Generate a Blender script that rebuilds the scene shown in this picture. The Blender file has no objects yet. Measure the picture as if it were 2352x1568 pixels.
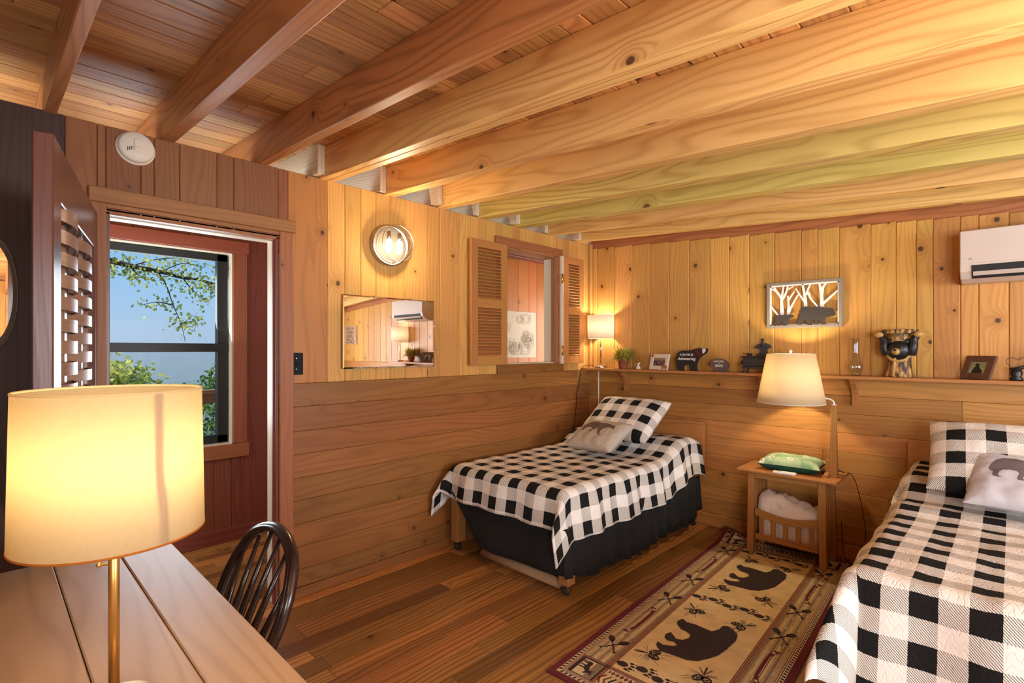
import bpy, math, random
from math import sin, cos, pi, sqrt, atan2, hypot, radians, exp, floor as ffloor
from mathutils import Vector, Matrix, noise as mnoise
random.seed(11)
S = bpy.context.scene
COL = S.collection

# ------------------------------------------------------------------ helpers
def lin(r, g, b):
    def c(x):
        x /= 255.0
        return x / 12.92 if x <= 0.04045 else ((x + 0.055) / 1.055) ** 2.4
    return (c(r), c(g), c(b), 1.0)

def sst(a, b, x):
    t = min(1.0, max(0.0, (x - a) / (b - a)))
    return t * t * (3 - 2 * t)

class MB:
    """collects shapes with uv (metres along / across the grain) into one mesh"""
    def __init__(s):
        s.v = []; s.f = []; s.uv = []; s.mi = []; s.rn = []; s.sm = []; s.mats = []; s.sdf = None
    def add(s, shape, mat, along=(0, 0, 1), M=None, uv=None, rnd=None, smooth=False):
        vs, fs = shape
        n0 = len(s.v)
        if mat not in s.mats: s.mats.append(mat)
        k = s.mats.index(mat)
        r = random.random() if rnd is None else rnd
        ou, ov = random.uniform(0, 60), random.uniform(0, 60)
        al = Vector(along).normalized()
        P = [Vector(p) for p in vs]
        for fc in fs:
            s.f.append(tuple(i + n0 for i in fc)); s.mi.append(k); s.rn.append(r); s.sm.append(smooth)
            if uv is not None:
                s.uv += [uv[i] for i in fc]
            else:
                a, b, c = P[fc[0]], P[fc[1]], P[fc[2]]
                n = (b - a).cross(c - a)
                if n.length < 1e-12 and len(fc) > 3: n = (c - a).cross(P[fc[3]] - a)
                if n.length > 1e-12: n.normalize()
                else: n = Vector((0, 0, 1))
                if abs(n.dot(al)) > 0.8:
                    h = Vector((1, 0, 0)) if abs(al.x) < 0.8 else Vector((0, 1, 0))
                    e1 = al.cross(h).normalized(); e2 = al.cross(e1)
                    s.uv += [(P[i].dot(e1) * .25 + ou, P[i].dot(e2) + ov) for i in fc]
                else:
                    w = n.cross(al).normalized()
                    s.uv += [(P[i].dot(al) + ou, P[i].dot(w) + ov) for i in fc]
        s.v += [tuple(M @ p) for p in P] if M is not None else [tuple(p) for p in P]
        return s
    def build(s, name, parent=None, loc=(0, 0, 0), rz=0, bevel=0, sub=0, solid=0, kind=None, seg=2):
        me = bpy.data.meshes.new(name)
        me.from_pydata(s.v, [], s.f)
        ul = me.uv_layers.new(name='UVMap')
        flat = [0.0] * (2 * len(me.loops))
        for i, q in enumerate(s.uv): flat[2 * i] = q[0]; flat[2 * i + 1] = q[1]
        ul.data.foreach_set('uv', flat)
        at = me.attributes.new('rnd', 'FLOAT', 'FACE'); at.data.foreach_set('value', s.rn)
        if s.sdf is not None:
            ad = me.attributes.new('sdf', 'FLOAT', 'POINT'); ad.data.foreach_set('value', s.sdf)
        for m in s.mats: me.materials.append(m)
        me.polygons.foreach_set('material_index', s.mi)
        me.polygons.foreach_set('use_smooth', s.sm)
        me.update()
        o = bpy.data.objects.new(name, me); COL.objects.link(o)
        o.location = loc; o.rotation_euler = (0, 0, rz)
        if parent is not None: o.parent = parent
        if solid:
            q = o.modifiers.new('s', 'SOLIDIFY'); q.thickness = solid; q.offset = 0
        if bevel:
            q = o.modifiers.new('b', 'BEVEL'); q.width = bevel; q.segments = seg; q.limit_method = 'ANGLE'; q.angle_limit = radians(40)
        if sub:
            q = o.modifiers.new('u', 'SUBSURF'); q.levels = sub; q.render_levels = sub
        if kind: o['kind'] = kind
        return o

def tag(o, label, cat, group=None):
    o['label'] = label; o['category'] = cat
    if group: o['group'] = group
    return o

def thing(name, label, cat, loc=(0, 0, 0), rz=0, group=None):
    o = bpy.data.objects.new(name, None); COL.objects.link(o)
    o.location = loc; o.rotation_euler = (0, 0, rz); o.empty_display_size = .05
    return tag(o, label, cat, group)

def box(x0, x1, y0, y1, z0, z1):
    v = [(x, y, z) for x in (x0, x1) for y in (y0, y1) for z in (z0, z1)]
    return v, [(0, 1, 3, 2), (4, 6, 7, 5), (0, 4, 5, 1), (2, 3, 7, 6), (0, 2, 6, 4), (1, 5, 7, 3)]

def cbox(x0, x1, y0, y1, z0, z1, c=.003):
    """box with chamfered edges"""
    lo = (x0, y0, z0); hi = (x1, y1, z1); v = []; idx = {}
    for cx in (0, 1):
        for cy in (0, 1):
            for cz in (0, 1):
                cc = (cx, cy, cz)
                for ax in range(3):
                    p = []
                    for k in range(3):
                        e = (hi if cc[k] else lo)[k]
                        if k != ax: e += -c if cc[k] else c
                        p.append(e)
                    idx[(cc, ax)] = len(v); v.append(tuple(p))
    f = []
    for ax in range(3):
        b, d = [(1, 2), (2, 0), (0, 1)][ax]
        for sgn in (0, 1):
            q = []
            for (pb, pd) in ((0, 0), (1, 0), (1, 1), (0, 1)):
                cc = [0, 0, 0]; cc[ax] = sgn; cc[b] = pb; cc[d] = pd
                q.append(idx[(tuple(cc), ax)])
            f.append(tuple(q if sgn else q[::-1]))
        for pb in (0, 1):
            for pd in (0, 1):
                c0 = [0, 0, 0]; c0[ax] = 0; c0[b] = pb; c0[d] = pd
                c1 = list(c0); c1[ax] = 1
                q = [idx[(tuple(c0), b)], idx[(tuple(c1), b)], idx[(tuple(c1), d)], idx[(tuple(c0), d)]]
                f.append(tuple(q if pb != pd else q[::-1]))
    for cc in [(a, b, d) for a in (0, 1) for b in (0, 1) for d in (0, 1)]:
        q = [idx[(cc, k)] for k in range(3)]
        f.append(tuple(q if sum(cc) % 2 else q[::-1]))
    return v, f

def prism(poly, z0, z1, axis='z'):
    n = len(poly)
    A = sum(poly[i][0] * poly[(i + 1) % n][1] - poly[(i + 1) % n][0] * poly[i][1] for i in range(n))
    if A < 0: poly = poly[::-1]
    v = [(x, y, z0) for x, y in poly] + [(x, y, z1) for x, y in poly]
    f = [tuple(range(n - 1, -1, -1)), tuple(range(n, 2 * n))]
    f += [(i, (i + 1) % n, n + (i + 1) % n, n + i) for i in range(n)]
    return v, f

def lathe(prof, n=32, close=False):
    v = []; f = []
    for r, z in prof:
        for k in range(n):
            a = 2 * pi * k / n; v.append((r * cos(a), r * sin(a), z))
    m = len(prof)
    for j in range(m - 1 + (1 if close else 0)):
        for k in range(n):
            a = j * n + k; b = j * n + (k + 1) % n; j2 = (j + 1) % m
            f.append((a, b, j2 * n + (k + 1) % n, j2 * n + k))
    return v, f

def tube(pts, rad, n=8, cap=True, flat=1.0):
    pts = [Vector(p) for p in pts]; v = []; f = []
    if not isinstance(rad, (list, tuple)): rad = [rad] * len(pts)
    up = Vector((0, 0, 1))
    t0 = (pts[1] - pts[0]).normalized()
    if abs(t0.z) > .9: up = Vector((1, 0, 0))
    e1 = t0.cross(up).normalized()
    for i, p in enumerate(pts):
        t = (pts[min(i + 1, len(pts) - 1)] - pts[max(i - 1, 0)]).normalized()
        e1 = (e1 - t * e1.dot(t)).normalized(); e2 = t.cross(e1)
        for k in range(n):
            a = 2 * pi * k / n
            v.append(tuple(p + (e1 * cos(a) + e2 * sin(a) * flat) * rad[i]))
    for i in range(len(pts) - 1):
        for k in range(n):
            f.append((i * n + k, i * n + (k + 1) % n, (i + 1) * n + (k + 1) % n, (i + 1) * n + k))
    if cap:
        f.append(tuple(range(n - 1, -1, -1))); f.append(tuple(range((len(pts) - 1) * n, len(pts) * n)))
    return v, f

def ball(r, c=(0, 0, 0), sx=1, sy=1, sz=1, n=16, m=10, fn=None):
    v = []; f = []
    for j in range(m + 1):
        th = pi * j / m
        for k in range(n):
            a = 2 * pi * k / n
            p = (sin(th) * cos(a), sin(th) * sin(a), cos(th))
            q = fn(p) if fn else 1.0
            v.append((c[0] + r * sx * p[0] * q, c[1] + r * sy * p[1] * q, c[2] + r * sz * p[2] * q))
    for j in range(m):
        for k in range(n):
            f.append((j * n + k, (j + 1) * n + k, (j + 1) * n + (k + 1) % n, j * n + (k + 1) % n))
    return v, f

def ring(cx, cz, r, n=20):
    return [(cx + r * cos(2 * pi * k / n), cz + r * sin(2 * pi * k / n)) for k in range(n)]

def T(x=0, y=0, z=0): return Matrix.Translation((x, y, z))
def RX(a): return Matrix.Rotation(a, 4, 'X')
def RY(a): return Matrix.Rotation(a, 4, 'Y')
def RZ(a): return Matrix.Rotation(a, 4, 'Z')
def SC(x, y, z): return Matrix.Diagonal((x, y, z, 1))
# local (x right, y up) flat outlines standing on a wall: facing -X (wall right) or -Y (wall left)
UPB = Matrix(((0, 0, -1, 0), (-1, 0, 0, 0), (0, 1, 0, 0), (0, 0, 0, 1)))   # x -> -Y, y -> Z, z -> -X
UPA = Matrix(((1, 0, 0, 0), (0, 0, -1, 0), (0, 1, 0, 0), (0, 0, 0, 1)))    # x -> X, y -> Z, z -> -Y

def bez(pts, n=24):
    """smooth open path through points (Catmull-Rom)"""
    P = [Vector(p) for p in pts]; P = [P[0] * 2 - P[1]] + P + [P[-1] * 2 - P[-2]]
    out = []
    m = len(P) - 3; per = max(2, n // m)
    for i in range(m):
        a, b, c, d = P[i:i + 4]
        for k in range(per):
            t = k / per
            out.append(.5 * ((2 * b) + (c - a) * t + (2 * a - 5 * b + 4 * c - d) * t * t + (3 * b - a - 3 * c + d) * t ** 3))
    out.append(P[-2]); return out

def text(name, body, size, mat, parent, loc, M, ext=.0006, shear=0, sx=1):
    cu = bpy.data.curves.new(name, 'FONT'); cu.body = body; cu.size = size; cu.extrude = ext
    cu.align_x = 'CENTER'; cu.align_y = 'CENTER'; cu.shear = shear; cu.offset = size * .012
    o = bpy.data.objects.new('tmp', cu); COL.objects.link(o)
    dg = bpy.context.evaluated_depsgraph_get(); dg.update()
    me = bpy.data.meshes.new_from_object(o.evaluated_get(dg))
    bpy.data.objects.remove(o)
    me.transform(SC(sx, 1, 1)); me.transform(M)
    me.materials.clear(); me.materials.append(mat)
    q = bpy.data.objects.new(name, me); COL.objects.link(q)
    q.location = loc
    if parent is not None: q.parent = parent
    return q

# ------------------------------------------------------------------ materials
class G:
    def __init__(s, name):
        s.m = bpy.data.materials.new(name); s.m.use_nodes = True
        s.t = s.m.node_tree; s.t.nodes.clear()
        s.out = s.n('ShaderNodeOutputMaterial')
    def n(s, ty, **kw):
        q = s.t.nodes.new(ty)
        for k, v in kw.items(): setattr(q, k, v)
        return q
    def put(s, sock, v):
        if hasattr(v, 'is_linked') or hasattr(v, 'links'): s.t.links.new(v, sock)
        else: sock.default_value = v
    def ma(s, op, a, b=None, c=None, clamp=False):
        q = s.n('ShaderNodeMath', operation=op); q.use_clamp = clamp
        s.put(q.inputs[0], a)
        if b is not None: s.put(q.inputs[1], b)
        if c is not None: s.put(q.inputs[2], c)
        return q.outputs[0]
    def xyz(s, a, b, c=0.0):
        q = s.n('ShaderNodeCombineXYZ')
        for i, v in enumerate((a, b, c)): s.put(q.inputs[i], v)
        return q.outputs[0]
    def noise(s, vec, scale=1.0, detail=2.0, rough=.5, dist=0.0):
        q = s.n('ShaderNodeTexNoise'); s.put(q.inputs['Vector'], vec)
        q.inputs['Scale'].default_value = scale; q.inputs['Detail'].default_value = detail
        q.inputs['Roughness'].default_value = rough; q.inputs['Distortion'].default_value = dist
        return q.outputs[0]
    def mix(s, f, a, b, blend='MIX'):
        q = s.n('ShaderNodeMix', data_type='RGBA', blend_type=blend)
        s.put(q.inputs[0], f); s.put(q.inputs[6], a); s.put(q.inputs[7], b)
        return q.outputs[2]
    def sstep(s, a, b, x):
        q = s.n('ShaderNodeMapRange', interpolation_type='SMOOTHSTEP')
        s.put(q.inputs[0], x); s.put(q.inputs[1], a); s.put(q.inputs[2], b)
        return q.outputs[0]
    def uv(s):
        q = s.n('ShaderNodeUVMap'); q.uv_map = 'UVMap'
        w = s.n('ShaderNodeSeparateXYZ'); s.t.links.new(q.outputs[0], w.inputs[0])
        return q.outputs[0], w.outputs[0], w.outputs[1]
    def obj(s):
        return s.n('ShaderNodeTexCoord').outputs['Object']
    def attr(s, name):
        q = s.n('ShaderNodeAttribute'); q.attribute_name = name
        return q.outputs['Fac']
    def bump(s, h, strength=.2, dist=.002):
        q = s.n('ShaderNodeBump'); q.inputs['Strength'].default_value = strength; q.inputs['Distance'].default_value = dist
        s.put(q.inputs['Height'], h); return q.outputs[0]
    def pbr(s, col, rough=.5, metal=0, spec=.4, normal=None, **kw):
        q = s.n('ShaderNodeBsdfPrincipled')
        s.put(q.inputs['Base Color'], col); s.put(q.inputs['Roughness'], rough)
        q.inputs['Metallic'].default_value = metal; q.inputs['Specular IOR Level'].default_value = spec
        if normal is not None: s.put(q.inputs['Normal'], normal)
        for k, v in kw.items(): q.inputs[k].default_value = v
        s.t.links.new(q.outputs[0], s.out.inputs[0]); return q

def wood(name, light, dark, freq=38, amp=2.2, knot=.3, knotcol=(60, 30, 16), rough=.42, contrast=.55, var=.3, fine=.14, ks=4.0, spec=.35, tone=.28, hue=.02, aged=0.0):
    g = G(name); uvv, u, v = g.uv(); rnd = g.attr('rnd')
    r2 = g.ma('FRACT', g.ma('MULTIPLY', rnd, 7.31))
    n1 = g.noise(g.xyz(g.ma('MULTIPLY', u, .8), g.ma('MULTIPLY', v, 5.5), g.ma('MULTIPLY', rnd, 31.0)), 1.0, 1.5, .5, .2)
    vo = g.n('ShaderNodeTexVoronoi', voronoi_dimensions='2D'); vo.inputs['Scale'].default_value = ks
    g.put(vo.inputs['Vector'], g.xyz(g.ma('MULTIPLY', u, .85), v)); d = vo.outputs['Distance']
    sc = g.n('ShaderNodeSeparateColor'); g.put(sc.inputs[0], vo.outputs['Color'])
    pres = g.ma('LESS_THAN', sc.outputs[0], knot)
    rad = g.ma('MULTIPLY_ADD', sc.outputs[1], .05, .022)
    dr = g.ma('DIVIDE', d, g.ma('MULTIPLY', rad, 2.6))
    infl = g.ma('MULTIPLY', pres, g.ma('POWER', 2.718, g.ma('MULTIPLY', g.ma('MULTIPLY', dr, dr), -1.0)))
    ph = g.ma('MULTIPLY_ADD', v, freq, g.ma('MULTIPLY_ADD', n1, amp * 4, g.ma('MULTIPLY', infl, 2.6)))
    sn = g.ma('MULTIPLY_ADD', g.ma('SINE', g.ma('MULTIPLY', ph, 6.2832)), .5, .5)
    band = g.ma('POWER', sn, 2.6)
    big = g.noise(g.xyz(g.ma('MULTIPLY', u, .9), g.ma('MULTIPLY', v, 3.0), g.ma('MULTIPLY', rnd, 17.0)), 1.0, 2.0)
    fn = g.noise(g.xyz(g.ma('MULTIPLY', u, 5.0), g.ma('MULTIPLY', v, 190.0), 0.0), 1.0, 1.0)
    amt = g.ma('MULTIPLY', g.ma('MULTIPLY', band, contrast), g.ma('MULTIPLY_ADD', big, 1.1, .15), clamp=True)
    c = g.mix(amt, lin(*light), lin(*dark))
    hs = g.n('ShaderNodeHueSaturation')
    val = g.ma('ADD', g.ma('MULTIPLY_ADD', rnd, var, 1 - var / 2), g.ma('ADD', g.ma('MULTIPLY_ADD', big, tone, -tone / 2), g.ma('MULTIPLY_ADD', fn, fine, -fine / 2)))
    g.put(hs.inputs['Value'], val); g.put(hs.inputs['Hue'], g.ma('MULTIPLY_ADD', r2, hue, .5 - hue / 2)); g.put(hs.inputs['Color'], c)
    if aged:      # some boards are much darker timber than others
        hs_ = g.mix(g.ma('MULTIPLY', g.sstep(.62, .95, g.ma('FRACT', g.ma('MULTIPLY', rnd, 13.7))), g.ma('MULTIPLY_ADD', big, aged, aged * .3)), hs.outputs[0], lin(*[x * .8 for x in dark]))
    else: hs_ = hs.outputs[0]
    km = g.ma('MULTIPLY', pres, g.sstep(g.ma('MULTIPLY', rad, 1.05), g.ma('MULTIPLY', rad, .55), d))
    halo = g.ma('MULTIPLY', g.ma('MULTIPLY', infl, .45), g.ma('SUBTRACT', 1.0, km))
    c2 = g.mix(halo, hs_, lin(*dark))
    c3 = g.mix(g.ma('MULTIPLY', km, .9), c2, lin(*knotcol))
    nb = g.bump(g.ma('MULTIPLY_ADD', fn, .5, g.ma('MULTIPLY', band, .4)), .12, .0015)
    g.pbr(c3, g.ma('MULTIPLY_ADD', big, .15, rough - .07), 0, spec, nb)
    return g.m

def plain(name, col, rough=.5, metal=0, spec=.4, var=.06, scale=12, bump=0, bscale=200, **kw):
    g = G(name); o = g.obj(); n = g.noise(o, scale, 3)
    a = lin(*col); b = tuple(max(0, x * (1 - 2.2 * var)) for x in a[:3]) + (1,)
    nrm = g.bump(g.noise(o, bscale, 2), bump, .002) if bump else None
    g.pbr(g.mix(n, b, tuple(min(1, x * (1 + var)) for x in a[:3]) + (1,)), rough, metal, spec, nrm, **kw)
    return g.m

def gingham(name, s=.075):
    g = G(name); uvv, u, v = g.uv()
    wob = g.ma('MULTIPLY_ADD', g.noise(uvv, 60, 2), .004, -.002)
    def par(x): return g.ma('GREATER_THAN', g.ma('FRACT', g.ma('DIVIDE', g.ma('ADD', x, wob), 2 * s)), .5)
    a, b = par(u), par(v)
    both = g.ma('MULTIPLY', a, b); one = g.ma('ABSOLUTE', g.ma('SUBTRACT', a, b))
    tw = g.ma('SINE', g.ma('MULTIPLY', g.ma('ADD', g.ma('SUBTRACT', u, v), g.ma('MULTIPLY', wob, .5)), 740.0))
    st = g.sstep(-.15, .45, tw)
    white = g.mix(g.noise(uvv, 30, 2), lin(226, 220, 210), lin(240, 236, 228))
    black = g.mix(g.noise(uvv, 90, 2), lin(20, 20, 20), lin(34, 34, 34))
    grey = g.mix(g.ma('MULTIPLY', st, .78), white, black)
    c = g.mix(one, white, grey); c = g.mix(both, c, black)
    def sn(x, k): return g.ma('SINE', g.ma('MULTIPLY', x, 6.2832 * k))
    q1 = g.ma('ADD', g.ma('MULTIPLY', u, 34.0), g.ma('ADD', g.ma('MULTIPLY', sn(v, 30.0), .38), g.ma('MULTIPLY', g.noise(uvv, 16, 2), 4.0)))
    worm = g.sstep(0.0, .5, g.ma('ABSOLUTE', sn(q1, .5)))
    nb = g.bump(worm, .32, .004)
    g.pbr(c, .9, 0, .15, nb)
    return g.m

def printed(name, base, ink, weave=260):
    """cloth with a silhouette print: the outline is the zero line of the 'sdf' attribute"""
    g = G(name); uvv, u, v = g.uv(); d = g.attr('sdf')
    m = g.sstep(.0012, -.0012, g.ma('ADD', d, g.ma('MULTIPLY_ADD', g.noise(uvv, 160, 1), .003, -.0015)))
    st = g.ma('MULTIPLY_ADD', g.noise(g.xyz(g.ma('MULTIPLY', u, 40.0), g.ma('MULTIPLY', v, 420.0)), 1, 1), .5, .6)
    b = g.mix(g.noise(uvv, 9, 3), lin(*[x * .95 for x in base]), lin(*base))
    k = g.mix(st, lin(*[x * .72 for x in ink]), lin(*ink))
    g.pbr(g.mix(m, b, k), .92, 0, .12, g.bump(g.noise(uvv, weave, 1), .15, .001))
    return g.m

def shade_mat(name, col, trans=.55, rough=.9):
    g = G(name); uvv = g.obj()
    n = g.noise(uvv, 160, 1)
    c = g.mix(n, lin(*[x * .96 for x in col]), lin(*col))
    df = g.n('ShaderNodeBsdfDiffuse'); tr = g.n('ShaderNodeBsdfTranslucent')
    g.put(df.inputs[0], c); g.put(tr.inputs[0], c)
    mx = g.n('ShaderNodeMixShader'); mx.inputs[0].default_value = trans
    g.t.links.new(df.outputs[0], mx.inputs[1]); g.t.links.new(tr.outputs[0], mx.inputs[2])
    g.t.links.new(mx.outputs[0], g.out.inputs[0]); return g.m

def emit(name, col, st):
    # glowing clear-glass bulb: light from the filament passes through the envelope
    g = G(name); e = g.n('ShaderNodeEmission'); e.inputs[0].default_value = lin(*col); e.inputs[1].default_value = st
    tr = g.n('ShaderNodeBsdfTransparent'); mx = g.n('ShaderNodeMixShader'); mx.inputs[0].default_value = .25
    g.t.links.new(tr.outputs[0], mx.inputs[1]); g.t.links.new(e.outputs[0], mx.inputs[2])
    g.t.links.new(mx.outputs[0], g.out.inputs[0]); return g.m

def thin_glass(name, tint=(250, 252, 252), refl=.10):
    g = G(name); tr = g.n('ShaderNodeBsdfTransparent'); tr.inputs[0].default_value = lin(*tint)
    gl = g.n('ShaderNodeBsdfGlossy'); gl.inputs['Roughness'].default_value = .02
    fr = g.n('ShaderNodeLayerWeight'); fr.inputs[0].default_value = .35
    f = g.ma('MULTIPLY_ADD', fr.outputs['Facing'], .55, refl * .4)
    mx = g.n('ShaderNodeMixShader'); g.put(mx.inputs[0], g.ma('MULTIPLY', f, f))
    g.t.links.new(tr.outputs[0], mx.inputs[1]); g.t.links.new(gl.outputs[0], mx.inputs[2])
    g.t.links.new(mx.outputs[0], g.out.inputs[0]); return g.m

PINE = wood('knotty_pine', (206, 156, 86), (162, 106, 48), knot=.26, contrast=.42, var=.24)
PINEB = wood('knotty_pine_panel', (202, 150, 80), (154, 98, 42), knot=.46, contrast=.42, var=.26, freq=30)
WAIN = wood('wainscot_boards', (144, 94, 48), (86, 54, 28), knot=.24, contrast=.4, aged=.35, var=.3, freq=22, tone=.6, hue=.012)
WAINB = wood('wainscot_boards_pale', (176, 122, 64), (116, 74, 36), knot=.24, contrast=.38, var=.26, freq=22, tone=.55, hue=.012)
CEDAR = wood('cedar_boards', (140, 90, 56), (98, 58, 36), knot=.22, knotcol=(46, 34, 36), contrast=.4, var=.26)
AMBERW = wood('amber_boards', (204, 134, 80), (156, 90, 50), knot=.22, contrast=.4, var=.22)
REDW = wood('red_cedar', (126, 68, 52), (86, 42, 34), knot=.2, contrast=.5, var=.16)
DIMWOOD = wood('shade_darkened_boards', (70, 48, 42), (38, 28, 28), knot=.1, contrast=.5, var=.2)  # dark tone puts the shade left of the doorway into the colour
TRIMW = wood('casing_wood', (158, 106, 64), (116, 72, 42), knot=.16, contrast=.36, var=.15)
REDTRIM = wood('red_casing', (156, 90, 64), (114, 58, 42), knot=.2, contrast=.4, var=.12)
DECK = wood('ceiling_decking', (200, 146, 88), (112, 66, 34), knot=.5, knotcol=(56, 36, 32), contrast=.55, var=.5, freq=26, amp=1.4, aged=.5, tone=.7, ks=3.4, hue=.02)
BEAMR = wood('red_brown_joist', (182, 122, 70), (112, 66, 32), knot=.2, contrast=.6, var=.14, freq=20)
BEAMO = wood('orange_joist', (234, 190, 118), (180, 122, 58), knot=.24, contrast=.62, var=.12, freq=20, ks=2.6)
BEAMY = wood('yellow_joist', (222, 182, 112), (172, 122, 58), knot=.3, contrast=.62, var=.1, freq=20, ks=2.6)
BEAMG = wood('greenish_joist', (206, 182, 106), (152, 122, 56), knot=.32, contrast=.66, var=.1, freq=18, ks=2.4, knotcol=(84, 56, 28))
PALE = wood('pale_unstained_pine', (220, 206, 180), (178, 152, 116), knot=.2, contrast=.5, var=.1)
FLOORW = wood('floor_planks', (168, 114, 58), (80, 48, 22), knot=.22, contrast=.8, var=.66, freq=36, amp=1.4, rough=.34, aged=.75, tone=.9, spec=.5, hue=.014)
DESKW = wood('worn_desk_planks', (194, 162, 124), (146, 110, 76), knot=.14, contrast=.4, var=.16, rough=.40, spec=.4, freq=18, tone=.4)
OAK = wood('oak_finish', (170, 118, 64), (118, 76, 38), knot=0, contrast=.45, var=.12, freq=60, rough=.36)
OAKD = wood('shutter_wood', (182, 126, 70), (132, 84, 42), knot=.0, contrast=.35, var=.14, freq=50, rough=.42)
SHELFW = wood('shelf_wood', (182, 122, 72), (132, 80, 44), knot=.06, contrast=.45, var=.1, freq=40)
BEDW = wood('bed_frame_wood', (166, 116, 66), (114, 74, 38), knot=.05, contrast=.45, var=.12, freq=40)
WOVEN = wood('woven_strip_wood', (160, 130, 112), (118, 88, 74), knot=0, contrast=.35, var=.22, freq=40, rough=.28, spec=.7)
WOVENF = wood('woven_door_frame', (104, 68, 56), (74, 46, 38), knot=0, contrast=.35, var=.1, freq=40, rough=.3, spec=.6)
GING = gingham('buffalo_check_quilt')
BEARP = printed('taupe_bear_print', (190, 180, 166), (112, 94, 88))
BEARQ = printed('grey_bear_print', (196, 192, 196), (112, 100, 100))
BLACKCLOTH = plain('black_cloth', (22, 22, 22), .9, var=.12, bump=.2, bscale=400)
MATTRESS = plain('mattress_ticking', (220, 216, 206), .9)
CANVAS = plain('natural_canvas', (226, 212, 196), .92, bump=.25, bscale=60)
CHAIRW = plain('dark_varnished_wood', (46, 32, 30), .22, spec=.6, var=.25, scale=30)
BLACKM = plain('black_metal', (26, 26, 28), .4, spec=.5)
IRON = plain('cast_iron', (62, 58, 57), .55, .2, .5, .2, 40, .35, 90)
WHITEP = plain('white_plastic', (226, 222, 216), .4, var=.02)
ACW = plain('air_conditioner_white', (206, 192, 180), .35, var=.015)
CREAM = plain('cream_plastic', (224, 214, 198), .45, var=.02)
PAN = plain('glare_darkened_pan', (40, 36, 31), .6, 0, .08, .03)  # colour darkened to offset the glare of the near bulbs
NICKEL = plain('brushed_nickel', (196, 188, 178), .22, 1.0, .5, .03)
BRASS = plain('satin_brass', (206, 164, 92), .3, .85, .5, .04)
RIMG = plain('silvered_bevel', (196, 194, 190), .3, .4, .5, .03)
CHROME = plain('polished_chrome', (220, 214, 206), .1, 1.0, .5, .02)
WHITEPAINT = plain('white_painted_metal', (236, 230, 220), .35, var=.02)
TERRA = plain('terracotta', (150, 84, 60), .85, var=.1, bump=.1)
SOIL = plain('potting_soil', (50, 36, 26), .95)
LEAFP = plain('artificial_leaf', (214, 200, 88), .6, var=.3, scale=60)
GLASS = thin_glass('clear_glass')
GLASSB = thin_glass('bright_glass', (246, 248, 248), .5)
PANE = thin_glass('window_glass', (248, 251, 252), .06)
MIRROR = plain('mirror_silver', (236, 232, 228), .015, 1.0, .5, 0)
BULB = emit('lit_bulb', (255, 232, 190), 26)
WINFRAME = plain('black_window_frame', (30, 32, 34), .45)
PLATE = plain('dark_switch_plate', (20, 24, 30), .5, spec=.15, var=.1)
SHADEY = shade_mat('linen_shade_yellow', (252, 238, 202), .66)
SHADEW = shade_mat('white_fabric_shade', (252, 248, 240), .65)
SHADEC = shade_mat('cream_fabric_shade', (248, 234, 206), .6)
SEAM = shade_mat('shade_seam_band', (196, 116, 44), .3)
PAPER = plain('map_paper', (226, 222, 206), .9)
WHITEART = plain('white_cutout', (240, 238, 236), .6, var=.02)
GREYART = plain('weathered_grey_frame', (142, 132, 118), .7, var=.1, scale=50)
BEARART = plain('charcoal_cutout', (62, 56, 54), .7, var=.12, scale=60)
KEYS = plain('dark_print', (36, 34, 34), .7)
# light levels
P_DESK, P_SHELF, P_SIDE, P_WALL = 2.0, 14, 22, 12
P_REAR, P_HALL, P_HWIN, P_HEND, P_SUN, P_UPFILL, P_SIDEFILL = 130, 45, 24, 40, 7.0, 50, 95
SKY, EXPO = 1.0, .0
# ------------------------------------------------------------------ room shell
SL = .0633                                    # the joists rise towards the far wall
def zb(y): return 2.355 + SL * y              # underside of the joists
def zd(y): return zb(y) + .172                # underside of the decking
XL, YR = -4.75, -5.5                          # far ends of the room behind the camera

# floor: long planks running along x, staggered joints
m = MB(); y = 1.3
m.add(box(-4.8, 1.5, -5.6, 1.35, -.06, -.012), FLOORW, (1, 0, 0))
while y > -5.58:
    w = random.choice((.083, .083, .14, .11)); x = -4.78 - random.uniform(0, 1)
    while x < 1.5:
        L = random.uniform(1.0, 2.6)
        a, b = max(x, -4.78), min(x + L, 1.5)
        if b - a > .02: m.add(cbox(a + .0006, b - .0006, y - w + .0006, y - .0006, -.014, 0, .0018), FLOORW, (1, 0, 0))
        x += L
    y -= w
m.build('floor', kind='structure')

# openings of the far wall (x0, x1, z0, z1)
DOOR = (-3.60, -2.862, 0.0, 1.985); SHUT = (-1.15, -.514, 1.263, 2.178)
def cut(x0, x1, z0, z1, holes):
    out = [(x0, x1, z0, z1)]
    for h in holes:
        nx = []
        for (a, b, c, d) in out:
            if a >= h[1] or b <= h[0] or c >= h[3] or d <= h[2]: nx.append((a, b, c, d)); continue
            if a < h[0]: nx.append((a, h[0], c, d))
            if b > h[1]: nx.append((h[1], b, c, d))
            a2, b2 = max(a, h[0]), min(b, h[1])
            if c < h[2]: nx.append((a2, b2, c, h[2]))
            if d > h[3]: nx.append((a2, b2, h[3], d))
        out = nx
    return out

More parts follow.
